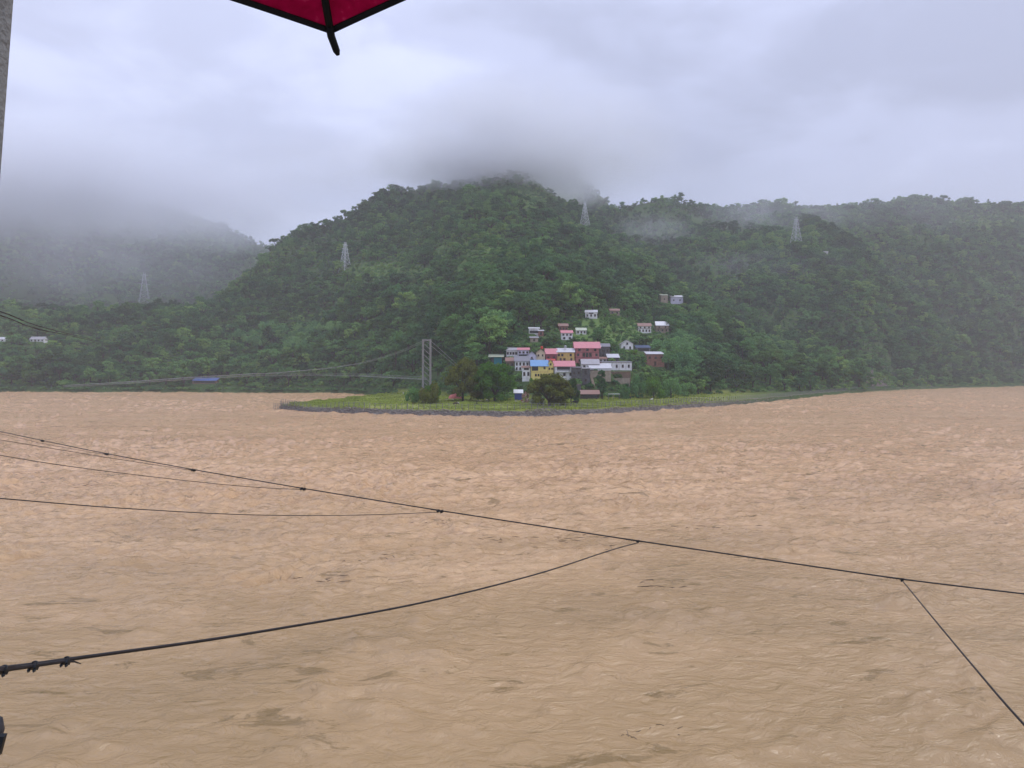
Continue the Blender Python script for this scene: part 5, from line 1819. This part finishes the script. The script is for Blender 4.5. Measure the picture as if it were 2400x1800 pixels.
wc_, woff = cable('wind_cable', 'long dark steel cable running from left edge down to right edge above the water', pts, .0125, 'cable')
for px_ in (102, 252, 455, 712, 1033, 1497, 2116):
    p_ = main_at(px_); d_ = main_at(px_ + 10) - main_at(px_ - 10)
    dn = d_.normalized()
    for k_2 in (-.5, .5) if px_ < 1400 else (0,):
        u_clamp(wc_, woff, p_ + dn * (.045 * k_2 * 2), d_, 1.15 if px_ < 1400 else 1.0)
    # seizing wire twisted round the cable
    m = MB()
    tw = [p_ - woff + dn * (-.26 + .32 * j / 40) + Vector((0, .018 * math.cos(j * 1.1), .018 * math.sin(j * 1.1) - .004)) for j in range(41)]
    m.tube(tw, .0045, 4); m.build('seizing_wire', CABLE, wc_)


def guy(label, ctrl, r, end_px=None):
    """ctrl: (px, py, Y) ; smooth curve through them"""
    P_ = [at(*c_) for c_ in ctrl]
    if end_px is not None: P_[-1] = main_at(end_px) + Vector((0, 0, -.03))
    out = []
    n_ = len(P_)
    for i in range(n_ - 1):
        p0, p1, p2, p3 = P_[max(i - 1, 0)], P_[i], P_[i + 1], P_[min(i + 2, n_ - 1)]
        for j in range(10):
            t = j / 10
            out.append(.5 * ((2 * p1) + (-p0 + p2) * t + (2 * p0 - 5 * p1 + 4 * p2 - p3) * t * t + (-p0 + 3 * p1 - 3 * p2 + p3) * t ** 3))
    out.append(P_[-1])
    return cable('guy_cable', label, out, r, 'cable', 'side cables clamped to the long cable')


guy('thin side cable close beneath the long cable, joining at the third clamp from left', [(-300, 986, 14), (0, 1031, 16), (250, 1072, 18), (455, 1101, 19.5)], .006, 455)
guy('thin side cable joining the long cable at its fourth clamp from the left', [(-300, 1010, 10), (0, 1067, 12), (200, 1098, 13.6), (450, 1128, 15.4), (600, 1142, 16.4), (712, 1145, 17.2)], .006, 712)
guy('sagging side cable joining the long cable at its fifth clamp from the left', [(-300, 1142, 7), (0, 1168, 8.4), (300, 1192, 10), (600, 1207, 12.4), (850, 1207, 14), (1033, 1197, 15.2)], .0065, 1033)
guy('very thin side cable hugging the long cable at the left edge', [(-300, 962, 20), (0, 1017, 22), (102, 1040, 22.5), (252, 1066, 22)], .0045, 252)
g5, goff = guy('thick side cable curving from the lower left up to the middle of the long cable',
               [(-260, 1600, 2.3), (0, 1567, 2.75), (170, 1544, 3.2), (600, 1482, 4.6), (1000, 1410, 6.6), (1270, 1342, 9.0), (1430, 1290, 11.8), (1497, 1270, 13.4)], .0085, 1497)
guy('side cable dropping steeply from the rightmost clamp out of the lower right corner', [(2700, 2010, 3.6), (2400, 1698, 5.0), (2280, 1560, 6.6), (2180, 1440, 9.0), (2116, 1360, 12)], .0085, 2116)
dr = at(170, 1544, 3.2) - at(0, 1567, 2.75)
for (px_, py_, Y_) in [(8, 1567, 2.77), (80, 1557, 2.95), (155, 1546, 3.15)]:
    c_ = u_clamp(g5, goff, at(px_, py_, Y_), dr, .62)
    c_.rotation_mode = 'XYZ'
m = MB()
m.tube([at(-60, 1580, 2.6) - goff, at(60, 1563, 2.9) - goff, at(158, 1549, 3.16) - goff, at(176, 1551, 3.2) - goff, at(190, 1556, 3.22) - goff], [.008, .008, .007, .004, .002], 6)
m.build('rope_tail', CABLE, g5)

# two dark cables coming down from the left edge towards the far bank
for k, (dy, lab) in enumerate([(0, 'upper of two dark cables descending from the left edge over the wooded bank'), (9, 'lower of two dark cables descending from the left edge over the wooded bank')]):
    P_ = [at(-260, 655 + dy, 24), at(0, 730 + dy, 34), at(90, 764 + dy * .8, 44), at(190, 789 + dy * .4, 70), at(330, 822 + dy * .2, 160), at(520, 862, 420)]
    out = []
    for i in range(5):
        p0, p1, p2, p3 = P_[max(i - 1, 0)], P_[i], P_[i + 1], P_[min(i + 2, 5)]
        for j in range(10):
            t = j / 10
            out.append(.5 * ((2 * p1) + (-p0 + p2) * t + (2 * p0 - 5 * p1 + 4 * p2 - p3) * t * t + (-p0 + 3 * p1 - 3 * p2 + p3) * t ** 3))
    out.append(P_[-1])
    cable('overhead_cable', lab, out, .028, 'cable', 'overhead cables at the left edge', 6)

# ------------------------------------------------------------------ bank under the photographer, pole, bracket, umbrella
pw = MB(); pw.box(-12, 12, -14, 1.15, 11.9, 12.4, 0); pw.box(-12, 12, .55, .95, -1.5, 11.898, 0)
tag(pw.build('viewing_platform', CONCRETE), kind='structure')
pole = empty('concrete_pole', (-1.62, 1.42, 12.4))
tag(pole, 'weathered grey concrete pole leaning slightly at the upper left edge', 'pole')
tp = at(-64, 0, 1.9)


# the right edge of the pole passes through (30, 0) and (0, 390)
e0, e1 = at(14, 0, 1.9), at(-15, 390, 1.9)
ax = (e0 - e1).normalized()
side = Vector((ax.z, 0, -ax.x))
rad = .085
c0 = e0 - side * rad
low_ = c0 - ax * ((c0.z - 12.4) / ax.z)
high = c0 + ax * 3.0
pole.location = low_
m = MB(); m.tube([Vector((0, 0, 0)), high - low_], [rad * 1.0, rad * 1.0], 24); m.build('shaft', plain('weathered_pole', (0.20, 0.20, 0.19), 0.9, 0.16, 4.0, bump=0.35, bscale=40, dirt=(0.13, 0.13, 0.115)), pole, smooth=False)
bk = empty('cable_bracket', at(-22, 1735, 1.6))
tag(bk, 'rounded grey steel clamp with a dark plate at the lower left edge', 'bracket')
bo = bk.location.copy()
q0, q1 = at(-24, 1690, 1.6) - bo, at(-24, 1762, 1.6) - bo
m = MB(); m.tube([q0 + Vector((0, 0, .012)), q0, q0 * .5 + q1 * .1, q1], [.012, .024, .027, .015], 16); m.build('barrel', plain('dull_steel', (.045, .045, .052), .5, .2, 30, metal=.3), bk, smooth=True)
m = MB()
a_, b_ = at(10, 1727, 1.57) - bo, at(-3, 1772, 1.57) - bo
w_ = Vector((.011, 0, 0))
m.add([a_ - w_ * 2.4, a_, b_, b_ - w_ * 2, a_ - w_ * 2.4 + Vector((0, .01, .003)), a_ + Vector((0, .01, .003)), b_ + Vector((0, .01, 0)), b_ - w_ * 2 + Vector((0, .01, 0))],
      [(0, 1, 2, 3), (7, 6, 5, 4), (0, 4, 5, 1), (1, 5, 6, 2), (2, 6, 7, 3), (3, 7, 4, 0)])
m.build('plate', CLAMP, bk)

# umbrella overhead
FAB = bpy.data.materials.new('crimson_cloth'); FAB.use_nodes = True
nt = FAB.node_tree; nn = nt.nodes; nn.remove(nn['Principled BSDF'])
d_ = N(nn, 'ShaderNodeBsdfDiffuse'); t_ = N(nn, 'ShaderNodeBsdfTranslucent')
tcx = N(nn, 'ShaderNodeTexCoord'); ns = N(nn, 'ShaderNodeTexNoise', Scale=55.0, Detail=3.0)
nt.links.new(tcx.outputs['Object'], ns.inputs['Vector'])
rm = ramp(nn, [(0.35, (0.15, 0.002, 0.016)), (0.62, (0.215, 0.003, 0.025)), (0.72, (0.30, 0.02, 0.055))])
nt.links.new(ns.outputs['Fac'], rm.inputs[0])
nt.links.new(rm.outputs[0], d_.inputs['Color']); nt.links.new(rm.outputs[0], t_.inputs['Color'])
ms = N(nn, 'ShaderNodeMixShader', Fac=.5)
nt.links.new(d_.outputs[0], ms.inputs[1]); nt.links.new(t_.outputs[0], ms.inputs[2])
nt.links.new(ms.outputs[0], nn['Material Output'].inputs['Surface'])
BLK = plain('black_binding', (0.008, 0.008, 0.009), 0.7, 0.1, spec=.2)
tip = at(776, 78, .86)
C_ = Vector((-.18, .20, CAMZ + .78))
axis = Vector((-0.09, math.sin(math.radians(16)), math.cos(math.radians(16)))).normalized()
um = empty('umbrella', C_)
tag(um, 'crimson umbrella with black edge and rib tip hanging into the top of the picture', 'umbrella')
tv_ = tip - C_
hgt_ = tv_.dot(axis)
rdir = (tv_ - axis * hgt_); Rr = rdir.length; rdir.normalize(); sdir = axis.cross(rdir)


def cpt(ang, s):
    """canopy point; ang 0 is the visible rib, s 0 at the ferrule and 1 at the edge"""
    k = ang / (math.pi / 4)
    f_ = k - math.floor(k)
    scal = 4 * f_ * (1 - f_)
    Rm = Rr * (math.cos(math.pi / 8) / math.cos((f_ - .5) * math.pi / 4)) / math.cos(math.pi / 8) * math.cos(math.pi / 8) if False else Rr * math.cos(math.pi / 8) / math.cos((f_ - .5) * math.pi / 4)
    Rm = Rm * (1 - .022 * scal * s)
    drop = hgt_ * (s ** 1.75) * (1 - .025 * scal * s)
    return (rdir * math.cos(ang) + sdir * math.sin(ang)) * Rm * s + axis * drop


for k in range(8):
    vs_, fs_ = [], []
    NA, NS = 12, 12
    for i in range(NS + 1):
        for j in range(NA + 1):
            vs_.append(cpt((k + min(j / NA, .99999)) * math.pi / 4, i / NS))
    for i in range(NS):
        for j in range(NA):
            a = i * (NA + 1) + j
            fs_.append((a, a + 1, a + NA + 2, a + NA + 1))
    mesh_obj('canopy_panel', vs_, fs_, FAB, um, smooth=True)
    m = MB()
    ed_ = [cpt((k + min(j / 24, .99999)) * math.pi / 4, 1) for j in range(25)]
    for j in range(24):
        # flat hem folded round the edge
        ins0, ins1 = cpt((k + min(j / 24, .99999)) * math.pi / 4, .991), cpt((k + min((j + 1) / 24, .99999)) * math.pi / 4, .991)
        up_ = axis * .0015
        m.add([ed_[j] - up_, ed_[j + 1] - up_, ins1 - up_, ins0 - up_, ed_[j] + up_, ed_[j + 1] + up_, ins1 + up_, ins0 + up_],
              [(0, 1, 2, 3), (7, 6, 5, 4), (0, 4, 5, 1), (3, 2, 6, 7)])
    m.build('edge_binding', BLK, um)
    rb_ = [cpt(k * math.pi / 4, s) - axis * .004 for s in np.linspace(0, 1.0, 14)]
    end = rb_[-1]; dirn = (rb_[-1] - rb_[-2]).normalized()
    m = MB()
    m.tube(rb_, [.0025] * 10 + [.003, .0035, .0045, .0045], 8)
    r_o = m.build('rib', BLK, um, smooth=True)
    m = MB()
    bend = (dirn + Vector((.25, -.3, -.1)) * (1 if k == 0 else 0)).normalized()
    m.tube([end - dirn * .012, end, end + bend * .017, end + bend * .022], [.0048, .0046, .0042, .002], 10)
    m.build('rib_tip', BLK, r_o, smooth=True)
    m = MB(); m.tube([-axis * .22, cpt(k * math.pi / 4, .48) - axis * .008], .002, 5); m.build('stretcher', BLK, um)
m = MB(); m.tube([axis * .06, -axis * .84], .0045, 10); m.build('shaft', STEEL, um, smooth=True)
m = MB(); m.tube([-axis * .74, -axis * .80, -axis * .86, -axis * .90 + Vector((0, .02, 0)), -axis * .90 + Vector((0, .05, .01)), -axis * .87 + Vector((0, .065, .02))], .011, 10)
m.build('handle', BLK, um, smooth=True)

# added dark sticks on the flood, standing in for shaded ripples
db = MB()
dg = random.Random(3)
spots = [(925, 1315, 60, 8), (1180, 1265, 50, 8), (1400, 1290, 70, 12), (1330, 1262, 60, 10), (1560, 1372, 40, 8), (1050, 1228, 40, 6), (750, 1360, 40, 6), (440, 1046, 25, 4), (190, 1142, 30, 5), (270, 1155, 40, 6),
         (400, 1150, 40, 6), (1800, 1105, 60, 8), (2030, 1120, 50, 6), (100, 1000, 60, 6), (860, 1090, 40, 5), (2250, 1010, 60, 5), (1510, 1722, 50, 10), (1700, 1240, 60, 6)]
for (sx_, sy_, wx_, wy_) in spots:
    for _ in range(9):
        px_, py_ = sx_ + dg.gauss(0, .9) * wx_, sy_ + dg.gauss(0, .7) * wy_
        Y_ = CAMZ * F_PX / (py_ - HY)
        a = dg.gauss(.1, .6); L_ = dg.uniform(.08, .55) * (.4 if py_ > 1500 else 1)
        c_ = Vector(((px_ - CX) / F_PX * Y_, Y_, dg.uniform(.02, .16)))
        d__ = Vector((math.cos(a), math.sin(a), 0)) * L_
        db.tube([c_ - d__, c_ + Vector((0, dg.uniform(-.1, .1), .02)), c_ + d__ * .8 + Vector((0, dg.uniform(-.2, .2), 0))], [.015, .035 if py_ < 1500 else .015, .012], 4)
o = db.build('ripple_sticks', plain('ripple_shade', (0.13, 0.085, 0.05), 0.8, .3), None)
tag(o, 'added dark sticks standing in for shaded ripples on the brown flood', 'debris', kind='stuff')
